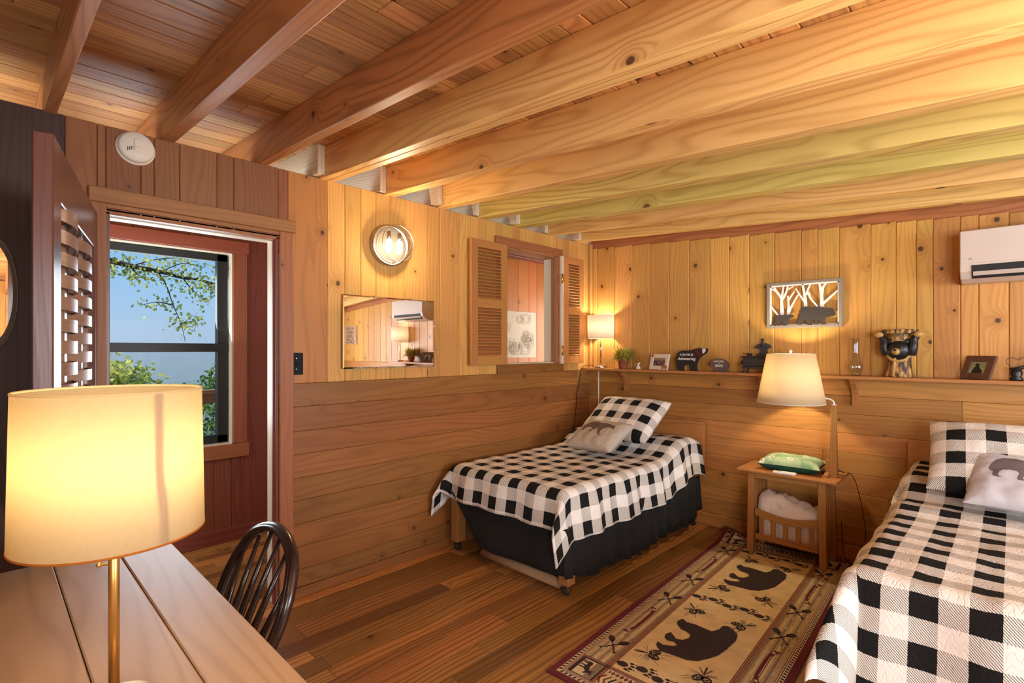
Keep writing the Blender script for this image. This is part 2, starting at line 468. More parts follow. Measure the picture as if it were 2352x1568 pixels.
m = MB(); ZT = 2.36; ZW = 1.19
for q in cut(XL, 0.0, 0, ZT, (DOOR, SHUT)): m.add(box(q[0], q[1], .02, .115, q[2], q[3]), PALE, (1, 0, 0))
def aboard(x0, x1, z0, z1, mat, along, c=.0028):
    for q in cut(x0, x1, z0, z1, (DOOR, SHUT)):
        if q[1] - q[0] > .012 and q[3] - q[2] > .012:
            m.add(cbox(q[0] + .0006, q[1] - .0006, 0, .02, q[2] + .0006, q[3] - .0006, c), mat, along)
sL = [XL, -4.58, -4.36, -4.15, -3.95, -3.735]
for a, b in zip(sL, sL[1:]): aboard(a, b, 0, ZT, DIMWOOD, (0, 0, 1), .002)  # shade beside the open door panel, carried by the board colour
sM = [-3.735, -3.63, -3.474, -3.423, -3.321, -3.161, -3.084, -2.81]
for a, b in zip(sM, sM[1:]): aboard(a, b, 0 if b < -3.6 else 1.9, ZT, CEDAR, (0, 0, 1))
aboard(-2.81, -2.585, ZW, ZT, WAINB, (0, 0, 1))
sR = [-2.585, -2.475, -2.371, -2.266, -2.165, -2.05, -1.873, -1.766, -1.592, -1.485, -1.405, -1.323, -1.216, -1.12, -1.035, -.951, -.871, -.786, -.687, -.584, -.478, -.405, -.318, -.235, -.156, -.075, 0.0]
for a, b in zip(sR, sR[1:]): aboard(a, b, ZW, ZT, PINE, (0, 0, 1), .0034)
zs = [.056, .154, .281, .408, .539, .665, .795, .924, 1.06, ZW]
for a, b in zip(zs, zs[1:]):
    x = -2.862
    while x < -.01:
        L = random.uniform(2.2, 3.6); e = min(0, x + L)
        if e > -.4: e = 0
        aboard(x, e, a, b, WAIN, (1, 0, 0), .002); x = e
m.build('wall_left', kind='structure')

m = MB()
m.add(cbox(-2.785, -.03, -.016, 0, 0, .056, .004), WAIN, (1, 0, 0))
m.build('baseboard_left', kind='structure')

# right wall with the shelf
m = MB()
vs = [(.02, 0, 0), (.10, 0, 0), (.10, YR, 0), (.02, YR, 0), (.02, 0, zd(0)), (.10, 0, zd(0)), (.10, YR, zd(YR)), (.02, YR, zd(YR))]
m.add((vs, [(0, 1, 2, 3), (4, 7, 6, 5), (0, 4, 5, 1), (1, 5, 6, 2), (2, 6, 7, 3), (3, 7, 4, 0)]), BEAMR, (0, 1, 0))
ys = [0, -.03, -.075, -.272, -.446, -.62, -.796, -.974, -1.142, -1.291, -1.44, -1.615, -1.789, -1.891, -2.018, -2.192, -2.323, -2.424, -2.503, -2.627, -2.706, -2.831]
while ys[-1] > -5.4: ys.append(ys[-1] - random.choice((.12, .15, .17, .19)))
ys[-1] = YR
for a, b in zip(ys, ys[1:]):
    zt = zb((a + b) / 2) - .032
    m.add(cbox(0, .02, b + .0007, a - .0007, ZW + .0006, zt, .0045), PINEB, (0, 0, 1))
zs = [.098, .21, .307, .436, .565, .70, .827, .955, 1.075, ZW]
for a, b in zip(zs, zs[1:]):
    y = 0
    while y > YR + .01:
        L = random.uniform(1.9, 3.4); e = max(YR, y - L)
        m.add(cbox(0, .02, e + .0006, y - .0006, a + .0006, b - .0006, .002), WAINB, (0, 1, 0)); y = e
m.build('wall_right', kind='structure')
m = MB(); m.add(cbox(-.016, 0, YR, -.02, 0, .098, .004), WAINB, (0, 1, 0)); m.build('baseboard_right', kind='structure')
m = MB(); m.add(cbox(-.034, 0, -.034, 0, ZW + .002, ZT - .005, .004), PINE, (0, 0, 1)); m.build('trim_1', kind='structure')

# walls behind the camera: boards, one window opening in the rear wall, an added one in the side wall
WIN_R = (-3.0, -.9, .85, 1.95)
m = MB()
for q in cut(XL, 0, 0, 2.165, (WIN_R,)): m.add(box(q[0], q[1], YR - .1, YR - .02, q[2], q[3]), WAIN, (1, 0, 0))
x = XL
while x < 0:
    for q in cut(x, min(x + .16, 0), 0, 2.165, (WIN_R,)): m.add(cbox(q[0] + .0006, q[1] - .0006, YR - .02, YR, q[2], q[3], .003), PINEB, (0, 0, 1))
    x += .16
m.build('wall_rear', kind='structure')
WIN_S = (-4.9, -3.5, .8, 1.95)
m = MB(); y = YR
while y < 0:
    for q in cut(y, min(0, y + .17), 0, zd(y), (WIN_S,)): m.add(cbox(XL - .02, XL, q[0] + .0006, q[1] - .0006, q[2], q[3], .003), DIMWOOD if y > -1.6 else PINEB, (0, 0, 1))
    y += .17
for q in cut(YR, 0, 0, 2.16, (WIN_S,)): m.add(box(XL - .1, XL - .02, q[0], q[1], q[2], q[3]), WAIN, (0, 1, 0))
m.build('wall_side', kind='structure')
w = MB()
for q in ((WIN_S[0] - .09, WIN_S[0], WIN_S[2] - .09, WIN_S[3] + .05), (WIN_S[1], WIN_S[1] + .09, WIN_S[2] - .09, WIN_S[3] + .05), (WIN_S[0], WIN_S[1], WIN_S[3], WIN_S[3] + .05), (WIN_S[0], WIN_S[1], WIN_S[2] - .09, WIN_S[2])):
    w.add(cbox(XL, XL + .02, q[0], q[1], q[2], q[3], .003), TRIMW, (0, 0, 1) if q[3] - q[2] > .5 else (0, 1, 0))
w3 = w.build('window_added_side', kind='structure')  # unseen window, added to go with the side fill light
w = MB()
for a, b, c, d in ((WIN_S[0], WIN_S[0] + .05, WIN_S[2], WIN_S[3]), (WIN_S[1] - .05, WIN_S[1], WIN_S[2], WIN_S[3]), (WIN_S[0], WIN_S[1], WIN_S[2], WIN_S[2] + .05), (WIN_S[0], WIN_S[1], WIN_S[3] - .05, WIN_S[3])):
    w.add(box(XL - .07, XL - .03, a, b, c, d), WINFRAME)
w.build('sash', w3)
w = MB()
for q in ((WIN_R[0] - .09, WIN_R[0], WIN_R[2] - .09, WIN_R[3] + .09), (WIN_R[1], WIN_R[1] + .09, WIN_R[2] - .09, WIN_R[3] + .09), (WIN_R[0], WIN_R[1], WIN_R[3], WIN_R[3] + .09), (WIN_R[0], WIN_R[1], WIN_R[2] - .09, WIN_R[2])):
    w.add(cbox(q[0], q[1], YR, YR + .02, q[2], q[3], .003), TRIMW, (0, 0, 1) if q[3] - q[2] > .5 else (1, 0, 0))
w2 = w.build('window_2', kind='structure')
w = MB()
xm = (WIN_R[0] + WIN_R[1]) / 2
for a, b, c, d in ((WIN_R[0], WIN_R[0] + .05, WIN_R[2], WIN_R[3]), (WIN_R[1] - .05, WIN_R[1], WIN_R[2], WIN_R[3]), (xm - .03, xm + .03, WIN_R[2], WIN_R[3]), (WIN_R[0], WIN_R[1], WIN_R[2], WIN_R[2] + .05), (WIN_R[0], WIN_R[1], WIN_R[3] - .05, WIN_R[3])):
    w.add(box(a, b, YR - .07, YR - .03, c, d), WINFRAME)
w.build('sash', w2)

# ceiling decking (boards along x) on the sloping joists, over room and passage
m = MB(); y = 1.34
while y > YR - .1:
    wd = random.choice((.088, .088, .088, .13)); x = -4.85 - random.uniform(0, 1.5)
    y0, y1 = y - wd + .0008, y - .0008
    while x < 1.5:
        L = random.uniform(1.2, 3.2); a, b = max(-4.85, x) + .0006, min(1.5, x + L) - .0006
        if b - a > .05:
            v, f = cbox(a, b, y0, y1, 0, .022, .004)
            v = [(p[0], p[1], p[2] + zd(p[1])) for p in v]
            m.add((v, f), DECK, (1, 0, 0))
        x += L
    y -= wd
vs = [(-4.85, YR - .1, zd(YR - .1) + .02), (1.5, YR - .1, zd(YR - .1) + .02), (1.5, 1.36, zd(1.36) + .02), (-4.85, 1.36, zd(1.36) + .02)]
m.add((vs + [(p[0], p[1], p[2] + .03) for p in vs], [(0, 3, 2, 1), (4, 5, 6, 7), (0, 1, 5, 4), (1, 2, 6, 5), (2, 3, 7, 6), (3, 0, 4, 7)]), PALE, (1, 0, 0))
m.build('ceiling', kind='structure')

# joists
def sbeam(mb, x0, x1, y0, y1, mat, cham=0, rnd=None, zoff=0):
    c = .004
    A = [(y0, zb(y0) + zoff + c), (y0, zd(y0)), (y1, zd(y1)), (y1, zb(y1) + zoff + max(c, cham)), (y1 - cham, zb(y1 - cham) + zoff + .0)] if cham else \
        [(y0, zb(y0) + zoff), (y0, zd(y0)), (y1, zd(y1)), (y1, zb(y1) + zoff)]
    n = len(A)
    v = [(x0, p[0], p[1]) for p in A] + [(x1, p[0], p[1]) for p in A]
    f = [tuple(range(n)), tuple(range(2 * n - 1, n - 1, -1))] + [(i, n + i, n + (i + 1) % n, (i + 1) % n) for i in range(n)]
    mb.add((v, f), mat, (0, 1, SL), rnd=rnd)
J = [(-3.801, -3.761, BEAMR, 1, 'dark red-brown ceiling joist above the woven panel at the left edge'),
     (-3.40, -3.343, BEAMR, 1, 'red-brown ceiling joist running to the smoke detector'),
     (-2.972, -2.923, BEAMR, 1, 'single brown ceiling joist meeting the wall above the door casing'),
     (-2.632, -2.540, BEAMO, 2, 'doubled orange-brown ceiling joist ending between door casing and round wall light'),
     (-2.206, -2.129, BEAMO, 2, 'orange-brown ceiling joist ending directly above the round wall light'),
     (-1.798, -1.722, BEAMY, 1, 'golden ceiling joist ending between round wall light and louvered shutters'),
     (-1.415, -1.327, BEAMG, 1, 'knotty yellow-green ceiling joist ending above the shutter nearer the mirror'),
     (-1.029, -.938, BEAMG, 1, 'yellow-green ceiling joist ending above the middle of the shuttered opening'),
     (-.629, -.548, BEAMY, 2, 'honey-brown ceiling joist, second from the wall with the shelf'),
     (-.227, -.156, BEAMY, 2, 'honey-brown ceiling joist nearest the wall with the shelf')]
for i, (a, b, mat, ply, lab) in enumerate(J):
    m = MB(); y1 = 1.2 if i < 3 else .055
    ch = 0 if i < 3 else (.0 if i < 4 else .045)
    if ply == 1: sbeam(m, a, b, YR, y1, mat, ch)
    else:
        c = (a + b) / 2
        sbeam(m, a, c - .003, YR, y1, mat, ch); sbeam(m, c + .003, b, YR, y1, mat, ch, zoff=.002)
        sbeam(m, c - .003, c + .003, YR, y1 - .1, DIMWOOD, 0, zoff=.016)
    o = m.build('ceiling_joist', bevel=.004)
    tag(o, lab, 'ceiling beam', 'exposed ceiling joists')
    if i >= 3:
        m = MB(); sbeam(m, a - .042, a - .002, -.02 - .05 * (i % 2), 1.2, PALE, 0, zoff=.012); m.build('rafter_tail', o)['label'] = 'pale unstained rafter tail'

# passage behind the far wall
HW = 1.2
WIN = (-3.65, -2.72, .70, 2.072)
m = MB(); x = XL
hx = [-4.75, -4.5, -4.25, -4.02, -3.82, -3.65, -3.47, -3.3, -3.14, -2.99, -2.835, -2.663, -2.45, -2.2, -1.95, -1.7, -1.5, -1.3, -1.1, -.9, -.7, -.5, -.3, -.1, .108, .284, .469, .607, .76, .92, 1.1, 1.4]
for a, b in zip(hx, hx[1:]):
    mat = REDW if b < -2 else AMBERW
    for q in cut(a, b, 0, 2.57, (WIN,)): m.add(cbox(q[0] + .0007, q[1] - .0007, HW, HW + .02, q[2], q[3], .003), mat, (0, 0, 1))
for q in cut(XL, 1.4, 0, 2.6, (WIN,)): m.add(box(q[0], q[1], HW + .02, HW + .12, q[2], q[3]), PALE, (1, 0, 0))
m.build('wall_back', kind='structure')
m = MB()
m.add(box(1.4, 1.45, -.05, 1.35, 0, 2.62), CEDAR); m.add(box(XL - .05, XL, 0, 1.35, 0, 2.62), CEDAR)
m.add(box(.10, 1.4, .02, .1, 0, 2.6), PALE)
m.build('wall_passage', kind='structure')
m = MB(); m.add(cbox(XL, 1.4, HW - .016, HW, 0, .10, .003), REDW, (1, 0, 0)); m.build('baseboard_back', kind='structure')

# window of the passage: red casing, pale reveal, black double-hung frame
m = MB()
m.add(cbox(WIN[0] - .1, -2.61, HW - .022, HW, 2.075, 2.162, .003), REDTRIM, (1, 0, 0))
m.add(cbox(WIN[1] + .002, -2.622, HW - .018, HW, .702, 2.075, .003), REDTRIM, (0, 0, 1))
m.add(cbox(WIN[0] - .1, WIN[0] - .002, HW - .018, HW, .702, 2.075, .003), REDTRIM, (0, 0, 1))
m.add(cbox(WIN[0] - .1, -2.609, HW - .022, HW, .60, .70, .003), REDTRIM, (1, 0, 0))
win = m.build('window_1', kind='structure')
m = MB()
for q in ((WIN[1] - .004, WIN[1], .70, 2.072), (WIN[0], WIN[0] + .004, .70, 2.072), (WIN[0], WIN[1], 2.066, 2.072), (WIN[0], WIN[1], .70, .706)):
    m.add(box(q[0], q[1], HW - .012, HW + .09, q[2], q[3]), PALE, (0, 0, 1))
m.build('reveal', win)
m = MB(); fy0, fy1 = HW + .05, HW + .10
a, b, c, d = WIN[0] + .004, WIN[1] - .012, .71, 2.062
m.add(cbox(a, a + .07, fy0, fy1, c, d), WINFRAME); m.add(cbox(b - .07, b, fy0, fy1, c, d), WINFRAME)
m.add(cbox(a, b, fy0, fy1, d - .05, d), WINFRAME); m.add(cbox(a, b, fy0, fy1, c, c + .055), WINFRAME)
m.add(cbox(a, b, fy0 - .006, fy1, 1.362, 1.422), WINFRAME)
m.build('frame', win)
m = MB(); m.add(box(a + .06, b - .06, fy0 + .02, fy0 + .023, 1.40, d - .04), PANE); m.add(box(a + .06, b - .06, fy0 + .03, fy0 + .033, c + .04, 1.38), PANE)
m.build('pane', win)

# doorway casing and lining
m = MB()
m.add(cbox(-3.66, -2.773, -.022, 0, 2.018, 2.083, .003), TRIMW, (1, 0, 0))
m.add(cbox(DOOR[1] + .003, -2.785, -.016, 0, 0, 2.018, .003), TRIMW, (0, 0, 1))
m.add(cbox(-3.68, DOOR[0], -.016, 0, 0, 2.018, .003), TRIMW, (0, 0, 1))
m.add(cbox(DOOR[0], DOOR[1] + .003, -.012, .0, 1.998, 2.018, .002), TRIMW, (1, 0, 0))
dr = m.build('door_1', kind='structure')
m = MB()
m.add(cbox(DOOR[1] - .012, DOOR[1], .0, .05, 0, DOOR[3], .002), REDW, (0, 0, 1))
m.add(cbox(DOOR[1] - .02, DOOR[1], .022, .036, 0, DOOR[3], .002), REDW, (0, 0, 1))
m.add(cbox(DOOR[0], DOOR[1], .0, .05, DOOR[3] - .012, DOOR[3] + .012, .002), TRIMW, (1, 0, 0))
m.build('jamb', dr)
m = MB()
m.add(cbox(DOOR[1] - .014, DOOR[1], .05, .118, 0, DOOR[3], .002), PALE, (0, 0, 1))
m.add(cbox(DOOR[0], DOOR[0] + .014, 0, .118, 0, DOOR[3], .002), WOVENF, (0, 0, 1))
m.add(cbox(DOOR[0], DOOR[1], .05, .118, DOOR[3] - .016, DOOR[3], .002), PALE, (1, 0, 0))
m.build('jamb_lining', dr)

# shuttered inside opening: casing and lining
m = MB()
m.add(cbox(-1.246, -.429, -.02, 0, 2.182, 2.252, .003), TRIMW, (1, 0, 0))
m.add(cbox(-1.223, -.417, -.02, 0, 1.19, 1.262, .003), WAIN, (1, 0, 0))
m.add(cbox(-1.222, -1.152, -.018, 0, 1.262, 2.182, .003), TRIMW, (0, 0, 1))
m.add(cbox(-.512, -.47, -.018, 0, 1.262, 2.182, .003), TRIMW, (0, 0, 1))
m.build('trim_2', kind='structure')
m = MB()
m.add(box(SHUT[1] - .01, SHUT[1], .03, .118, SHUT[2], SHUT[3]), PALE, (0, 0, 1)); m.add(box(SHUT[1] - .016, SHUT[1], -.01, .03, SHUT[2], SHUT[3]), TRIMW, (0, 0, 1))
m.add(box(SHUT[0], SHUT[0] + .01, 0, .118, SHUT[2], SHUT[3]), TRIMW, (0, 0, 1))
m.add(box(SHUT[0], SHUT[1], 0, .118, SHUT[3] - .012, SHUT[3]), TRIMW, (1, 0, 0)); m.add(box(SHUT[0], SHUT[1], 0, .118, SHUT[2], SHUT[2] + .008), PALE, (1, 0, 0))
m.build('trim_3', kind='structure')
m = MB(); m.add(cbox(-.2, 1.35, 1.06, HW - .002, 2.40, 2.50, .004), REDW, (1, 0, 0)); m.build('trim_4', kind='structure')
# map pinned up in the passage
m = MB(); m.add(cbox(-.15, .585, HW - .006, HW - .001, 1.285, 1.81, .001), PAPER)
mp = m.build('map_poster'); tag(mp, 'pale topographic map sheet on the passage wall behind the shutters', 'poster')
m = MB()
for k in range(16):
    cx, cz = random.uniform(0, .5), random.uniform(1.36, 1.74); r0 = random.uniform(.02, .05)
    for q in range(3):
        r = r0 * (1 + .55 * q); pts = []
        for j in range(25):
            a = 2 * pi * j / 24; rr = r * (1 + .35 * mnoise.noise((cos(a) * 1.3 + k, sin(a) * 1.3, q * .2)))
            pts.append((min(.55, max(-.12, cx + rr * cos(a))), HW - .0072, min(1.78, max(1.32, cz + rr * sin(a) * .8))))
        m.add(tube(pts, .0009, 4, False), GREYART)
m.build('contour_lines', mp)
# ------------------------------------------------------------------ things on the far wall
# smoke detector
t = thing('smoke_detector', 'round cream smoke detector high on the wall above the doorway', 'smoke detector', (-3.494, 0, 2.286))
R0 = RX(pi / 2)
m = MB(); m.add(lathe([(.0, .0), (.074, .0), (.0745, .006), (.070, .012), (.066, .013)], 40), CREAM, M=R0, smooth=True); m.build('base', t)
m = MB(); m.add(lathe([(.066, .011), (.0675, .016), (.066, .032), (.060, .039), (.03, .043), (0, .0435)], 40), CREAM, M=R0, smooth=True); m.build('cover', t)
m = MB()
m.add(cbox(-.013, .013, -.050, -.042, -.012, .034, .004), CREAM); m.add(ball(.010, (-.004, -.048, -.012), sy=.5), CREAM, smooth=True)
m.build('test_button', t)
m = MB()
for k in range(3): m.add(box(-.036 + k * .007, -.0335 + k * .007, -.0445, -.041, -.026 + k * .003, -.010 + k * .003), KEYS)
m.build('sounder_slot', t)
# switch plate
t = thing('switch_plate', 'dark blue-black switch plate on the wall beside the doorway', 'light switch', (-2.766, 0, 1.30))
m = MB(); m.add(cbox(-.037, .037, -.007, 0, -.061, .061, .002), PLATE); m.build('cover_plate', t)
m = MB(); m.add(cbox(-.005, .005, -.017, -.006, -.004, .012, .001), PLATE); m.build('toggle', t)
for z in (-.03, .03):
    m = MB(); m.add(lathe([(.003, 0), (.003, .0012), (0, .0016)], 10), NICKEL, M=T(0, -.007, z) @ R0); m.build('screw', t)

# round wall light with clear glass drum
t = thing('wall_light', 'round brushed nickel wall light with clear glass drum and two lit bulbs', 'wall light', (-2.182, 0, 2.036))
m = MB(); m.add(lathe([(0, 0), (.128, 0), (.130, .006), (.130, .030), (.126, .036), (.119, .036), (.117, .030)], 56), NICKEL, M=R0, smooth=True); m.add(lathe([(.117, .030), (.115, .014), (0, .012)], 56), PAN, M=R0, smooth=True); m.build('backplate', t)
m = MB(); m.add(lathe([(.112, .016), (.112, .118), (.106, .124), (0, .125)], 56), GLASS, M=R0, smooth=True); m.build('glass_drum', t)
m = MB()
for k in range(2):
    m.add(tube([(.1125 * cos(2 * pi * j / 48), -(.055 + .066 * k), .1125 * sin(2 * pi * j / 48)) for j in range(49)], .0026, 6, False), NICKEL, smooth=True)
for k in range(3):
    a = 2 * pi * k / 3 + .5; m.add(tube([(.1125 * cos(a), -.03, .1125 * sin(a)), (.1125 * cos(a), -.12, .1125 * sin(a))], .0022, 6), NICKEL)
m.build('rim_band', t)
for dx in (-.038, .040):
    m = MB(); m.add(lathe([(.0, .075), (.013, .075), (.014, .03), (.011, .026)], 16), NICKEL, M=T(dx, -.072, 0), smooth=True); sk = m.build('socket', t)
    m = MB(); m.add(lathe([(.010, .030), (.017, .018), (.019, 0), (.018, -.03), (.013, -.052), (.0, -.058)], 20), BULB, M=T(dx, -.072, 0), smooth=True); m.build('bulb', sk)

# bevelled mirror, its clips
t = thing('wall_mirror', 'rectangular frameless mirror with angled edges under the round wall light', 'mirror', (-2.172, -.026, 1.485), radians(-1.146))
W, H = .329, .22
def quadring(a, b, ya, yb):
    v = [(-a[0], ya, -a[1]), (a[0], ya, -a[1]), (a[0], ya, a[1]), (-a[0], ya, a[1]), (-b[0], yb, -b[1]), (b[0], yb, -b[1]), (b[0], yb, b[1]), (-b[0], yb, b[1])]
    return v, [(i, (i + 1) % 4, 4 + (i + 1) % 4, 4 + i) for i in range(4)]
m = MB(); m.add(([(-W + .008, -.006, -H + .008), (W - .008, -.006, -H + .008), (W - .008, -.006, H - .008), (-W + .008, -.006, H - .008)], [(0, 1, 2, 3)]), MIRROR); m.build('mirror_glass', t)
m = MB(); m.add(quadring((W, H), (W - .008, H - .008), -.003, -.006), MIRROR); m.build('bevelled_edge', t)
m = MB(); m.add(box(-W, W, -.003, .006, -H, H), BLACKM); m.build('backing', t)
for px, pz in ((-.12, H), (.14, H), (-.1, -H), (W, .05), (W, -.12)):
    m = MB(); m.add(cbox(px - .006, px + .006, -.009, .012, pz - .006, pz + .006, .002), CHROME); m.build('clip', t)

# louvered shutters
def shutter(t, x0, x1, z0, z1, y0, y1):
    sw, H = .066, z1 - z0
    for a, b in ((x0, x0 + sw), (x1 - sw, x1)):
        m = MB(); m.add(cbox(a, b, y0, y1, z0, z1, .003), OAKD, (0, 0, 1)); m.build('stile', t)
    L = [(z1 - .062 * H, z1), (z1 - .54 * H, z1 - .465 * H), (z0, z0 + .075 * H)]
    for a, b in L:
        m = MB(); m.add(cbox(x0 + sw, x1 - sw, y0 + .002, y1 - .002, a, b, .002), OAKD, (1, 0, 0)); m.build('rail', t)
    for lo, hi, n in ((L[1][1], L[0][0], 15), (L[2][1], L[1][0], 15)):
        for k in range(n):
            z = lo + (k + .5) * (hi - lo) / n; ym = (y0 + y1) / 2
            m = MB(); m.add(cbox(x0 + sw - .004, x1 - sw + .004, -.016, .016, -.0032, .0032, .0015), OAKD, (1, 0, 0), M=T(0, ym, z) @ RX(radians(38)))
            m.build('louver', t)
t = thing('louvered_shutter', 'louvered wooden shutter folded flat on the side nearer the mirror', 'shutter', group='louvered shutters of the inside opening')
shutter(t, -1.523, -1.152, 1.262, 2.186, -.052, -.026)
t = thing('louvered_shutter', 'louvered wooden shutter folded flat beside the corner, with brass hinges', 'shutter', group='louvered shutters of the inside opening')
shutter(t, -.452, -.166, 1.255, 2.19, -.052, -.026)
m = MB(); m.add(cbox(-.485, -.453, -.05, -.022, 1.255, 2.19, .002), PALE, (0, 0, 1)); m.build('hinge_strip', t)
for z in (1.37, 1.99):
    m = MB(); m.add(cbox(-.494, -.462, -.056, -.0505, z - .04, z + .04, .001), BRASS); m.add(tube([(-.484, -.058, z - .042), (-.484, -.058, z + .042)], .006, 10), BRASS, smooth=True); m.build('hinge', t)

# woven panel door at the left edge
P0, P1 = Vector((-3.842, -.985)), Vector((-3.632, -.03))
t = thing('woven_panel_door', 'dark wooden door panel of woven strips standing open beside the doorway', 'door panel', (P0.x, P0.y, 0), atan2(P1.y - P0.y, P1.x - P0.x))
Lw = (P1 - P0).length; z0, z1 = .80, 1.965
for a, b in ((0, .115), (Lw - .085, Lw)):
    m = MB(); m.add(cbox(a, b, .0, .045, z0, z1, .004), WOVENF, (0, 0, 1)); m.build('stile', t)
for a, b in ((z1 - .16, z1), (z0, z0 + .1)):
    m = MB(); m.add(cbox(.115, Lw - .085, .002, .043, a, b, .003), WOVENF, (1, 0, 0)); m.build('rail', t)
bars = [.115 + (Lw - .2) * q for q in (.27, .73)]
for x in bars:
    m = MB(); m.add(cbox(x - .022, x + .022, .018, .028, z0 + .1, z1 - .16, .002), WOVEN, (0, 0, 1)); m.build('upright_strip', t)
n = 27; hh = (z1 - z0 - .26) / n
for k in range(n):
    zc = z0 + .1 + (k + .5) * hh; v = []; f = []; N = 60
    for j in range(N + 1):
        x = .112 + (Lw - .194) * j / N
        ph = ((x - .115) / (Lw - .2) - .27) / .46 * pi
        yy = .021 + (.030 if k % 2 else -.030) * cos(ph) * sst(0, .16, (x - .112) / (Lw - .194)) * sst(1, .84, (x - .112) / (Lw - .194))
        for dz, dy in ((-.60, 0), (.60, 0), (.60, .004), (-.60, .004)): v.append((x, yy + dy, zc + dz * hh))
    for j in range(N):
        for q in range(4): f.append((j * 4 + q, j * 4 + (q + 1) % 4, j * 4 + 4 + (q + 1) % 4, j * 4 + 4 + q))
    m = MB(); m.add((v, f), WOVEN, (1, 0, 0), smooth=False); m.build('woven_strip', t)

# bevelled oval mirror at the left edge of the view
t = thing('oval_mirror', 'tall oval mirror on the dark boards at the left edge', 'mirror', (-3.955, 0, 1.60))
m = MB(); m.add(lathe([(.0, .030), (.062, .030)], 48), MIRROR, M=R0 @ SC(1, 3.1, 1) , smooth=True); m.build('mirror_glass', t)
m = MB(); m.add(lathe([(.062, .030), (.078, .008), (.078, 0), (0, 0)], 48), RIMG, M=R0 @ SC(1, 2.9, 1), smooth=True); m.build('bevelled_rim', t)

# power cord of the corner lamp, cable channel, on the corner below the shelf
m = MB(); m.add(tube(bez([(-.085, -.10, 1.232), (-.13, -.055, 1.236), (-.175, -.03, 1.20), (-.18, -.012, 1.08), (-.215, -.009, .98), (-.225, -.009, .85), (-.26, -.012, .66), (-.24, -.012, .52)], 60), .0028, 6), KEYS, smooth=True)
tag(m.build('hanging_cable'), 'thin black cable hanging down the corner below the shelf lamp', 'cable')
m = MB(); m.add(cbox(-.006, .0, -.105, -.092, .10, 1.185, .002), WHITEPAINT); tag(m.build('cable_channel', loc=(-.001, 0, 0)), 'slim pale cable channel running down the corner below the shelf', 'cable channel')

# ------------------------------------------------------------------ shelf and what stands on it
t = thing('wall_shelf', 'long narrow wooden shelf along the boarded wall', 'shelf', (0, 0, 1.19))
m = MB(); m.add(cbox(-.158, 0, -3.55, -.012, 0, .021, .003), SHELFW, (0, 1, 0)); m.build('shelf_board', t)
prof = [(0, 0), (-.115, 0), (-.118, -.012), (-.100, -.022), (-.104, -.030), (-.085, -.045), (-.060, -.07), (-.045, -.10), (-.036, -.135), (-.040, -.15), (-.040, -.175), (0, -.175)]
for y in (-.405, -1.555, -2.113, -3.2):
    m = MB(); v, f = prism(prof, -.016, .016); m.add((v, f), OAK, (0, 1, 0), M=T(0, y, 0) @ RX(pi / 2)); m.build('bracket', t)
ZS = 1.2115                                   # top of the shelf

def drum_lamp(lab, y, hz=.44):
    t = thing('table_lamp', lab, 'lamp', (-.082, y, ZS), group='white drum lamps on the shelf')
    m = MB(); m.add(lathe([(0, 0), (.062, 0), (.063, .004), (.063, .017), (.060, .021), (0, .021)], 40), CHROME, smooth=True); m.build('base', t)
    m = MB(); m.add(tube([(0, 0, .02), (0, 0, .33)], .0075, 14), NICKEL, smooth=True); m.build('stem', t)
    m = MB(); m.add(lathe([(.0, .42), (.016, .418), (.024, .40), (.024, .37), (.014, .34), (.012, .30)], 20), BULB, smooth=True); m.build('bulb', t)
    m = MB(); m.add(lathe([(.1155, .268), (.1185, .475)], 56), SHADEW, smooth=True); sh = m.build('lamp_shade', t, solid=.002)
    for z, r in ((.4745, .1184), (.2685, .1156)):
        m = MB(); m.add(tube([(r * cos(2 * pi * k / 56), r * sin(2 * pi * k / 56), z) for k in range(57)], .0016, 6, False), WHITEPAINT, smooth=True); m.build('shade_rim', sh)
    m = MB()
    for k in range(3): m.add(tube([(0, 0, .3), (.116 * cos(2.1 * k), .116 * sin(2.1 * k), .3)], .0014, 5), NICKEL)
    m.build('shade_spider', sh)
    return t
drum_lamp('white drum-shade lamp on the shelf in the room corner', -.177)
drum_lamp('white drum-shade lamp on the shelf end, seen in the wall mirror', -3.38)

def potted_plant(lab, y, seed, s=1.0):
    rg = random.Random(seed)
    t = thing('potted_plant', lab, 'plant', (-.082, y, ZS), group='small potted plants on the shelf')
    m = MB(); m.add(lathe([(0, 0), (.034, 0), (.036, .004), (.048, .075), (.053, .076), (.054, .095), (.049, .096), (.047, .084), (0, .084)], 32), TERRA, smooth=True); m.build('pot', t)
    m = MB()
    for k in range(700):
        a = rg.uniform(0, 2 * pi); el = rg.uniform(-.2, 1.2); L = rg.uniform(.08, .15) * s
        d = Vector((cos(a) * cos(el), sin(a) * cos(el), sin(el)))
        b = Vector((cos(a) * .02, sin(a) * .02, .082)); w = rg.uniform(.0028, .005)
        side = d.cross(Vector((0, 0, 1))).normalized() * w
        p1 = b + d * L * .55 + Vector((0, 0, .012)); p2 = b + d * L + Vector((0, 0, -.010 * rg.random()))
        p2.x = min(p2.x, .074); p1.x = min(p1.x, .074)
        m.add(([tuple(b), tuple(p1 - side), tuple(p1 + side), tuple(p2)], [(0, 1, 3, 2)]), LEAFP, rnd=rg.random())
    o = m.build('foliage', t); o['kind'] = 'stuff'
potted_plant('feathery green plant in a terracotta pot beside the corner lamp', -.413, 3)
potted_plant('feathery green plant in a terracotta pot, seen in the wall mirror', -3.10, 5)

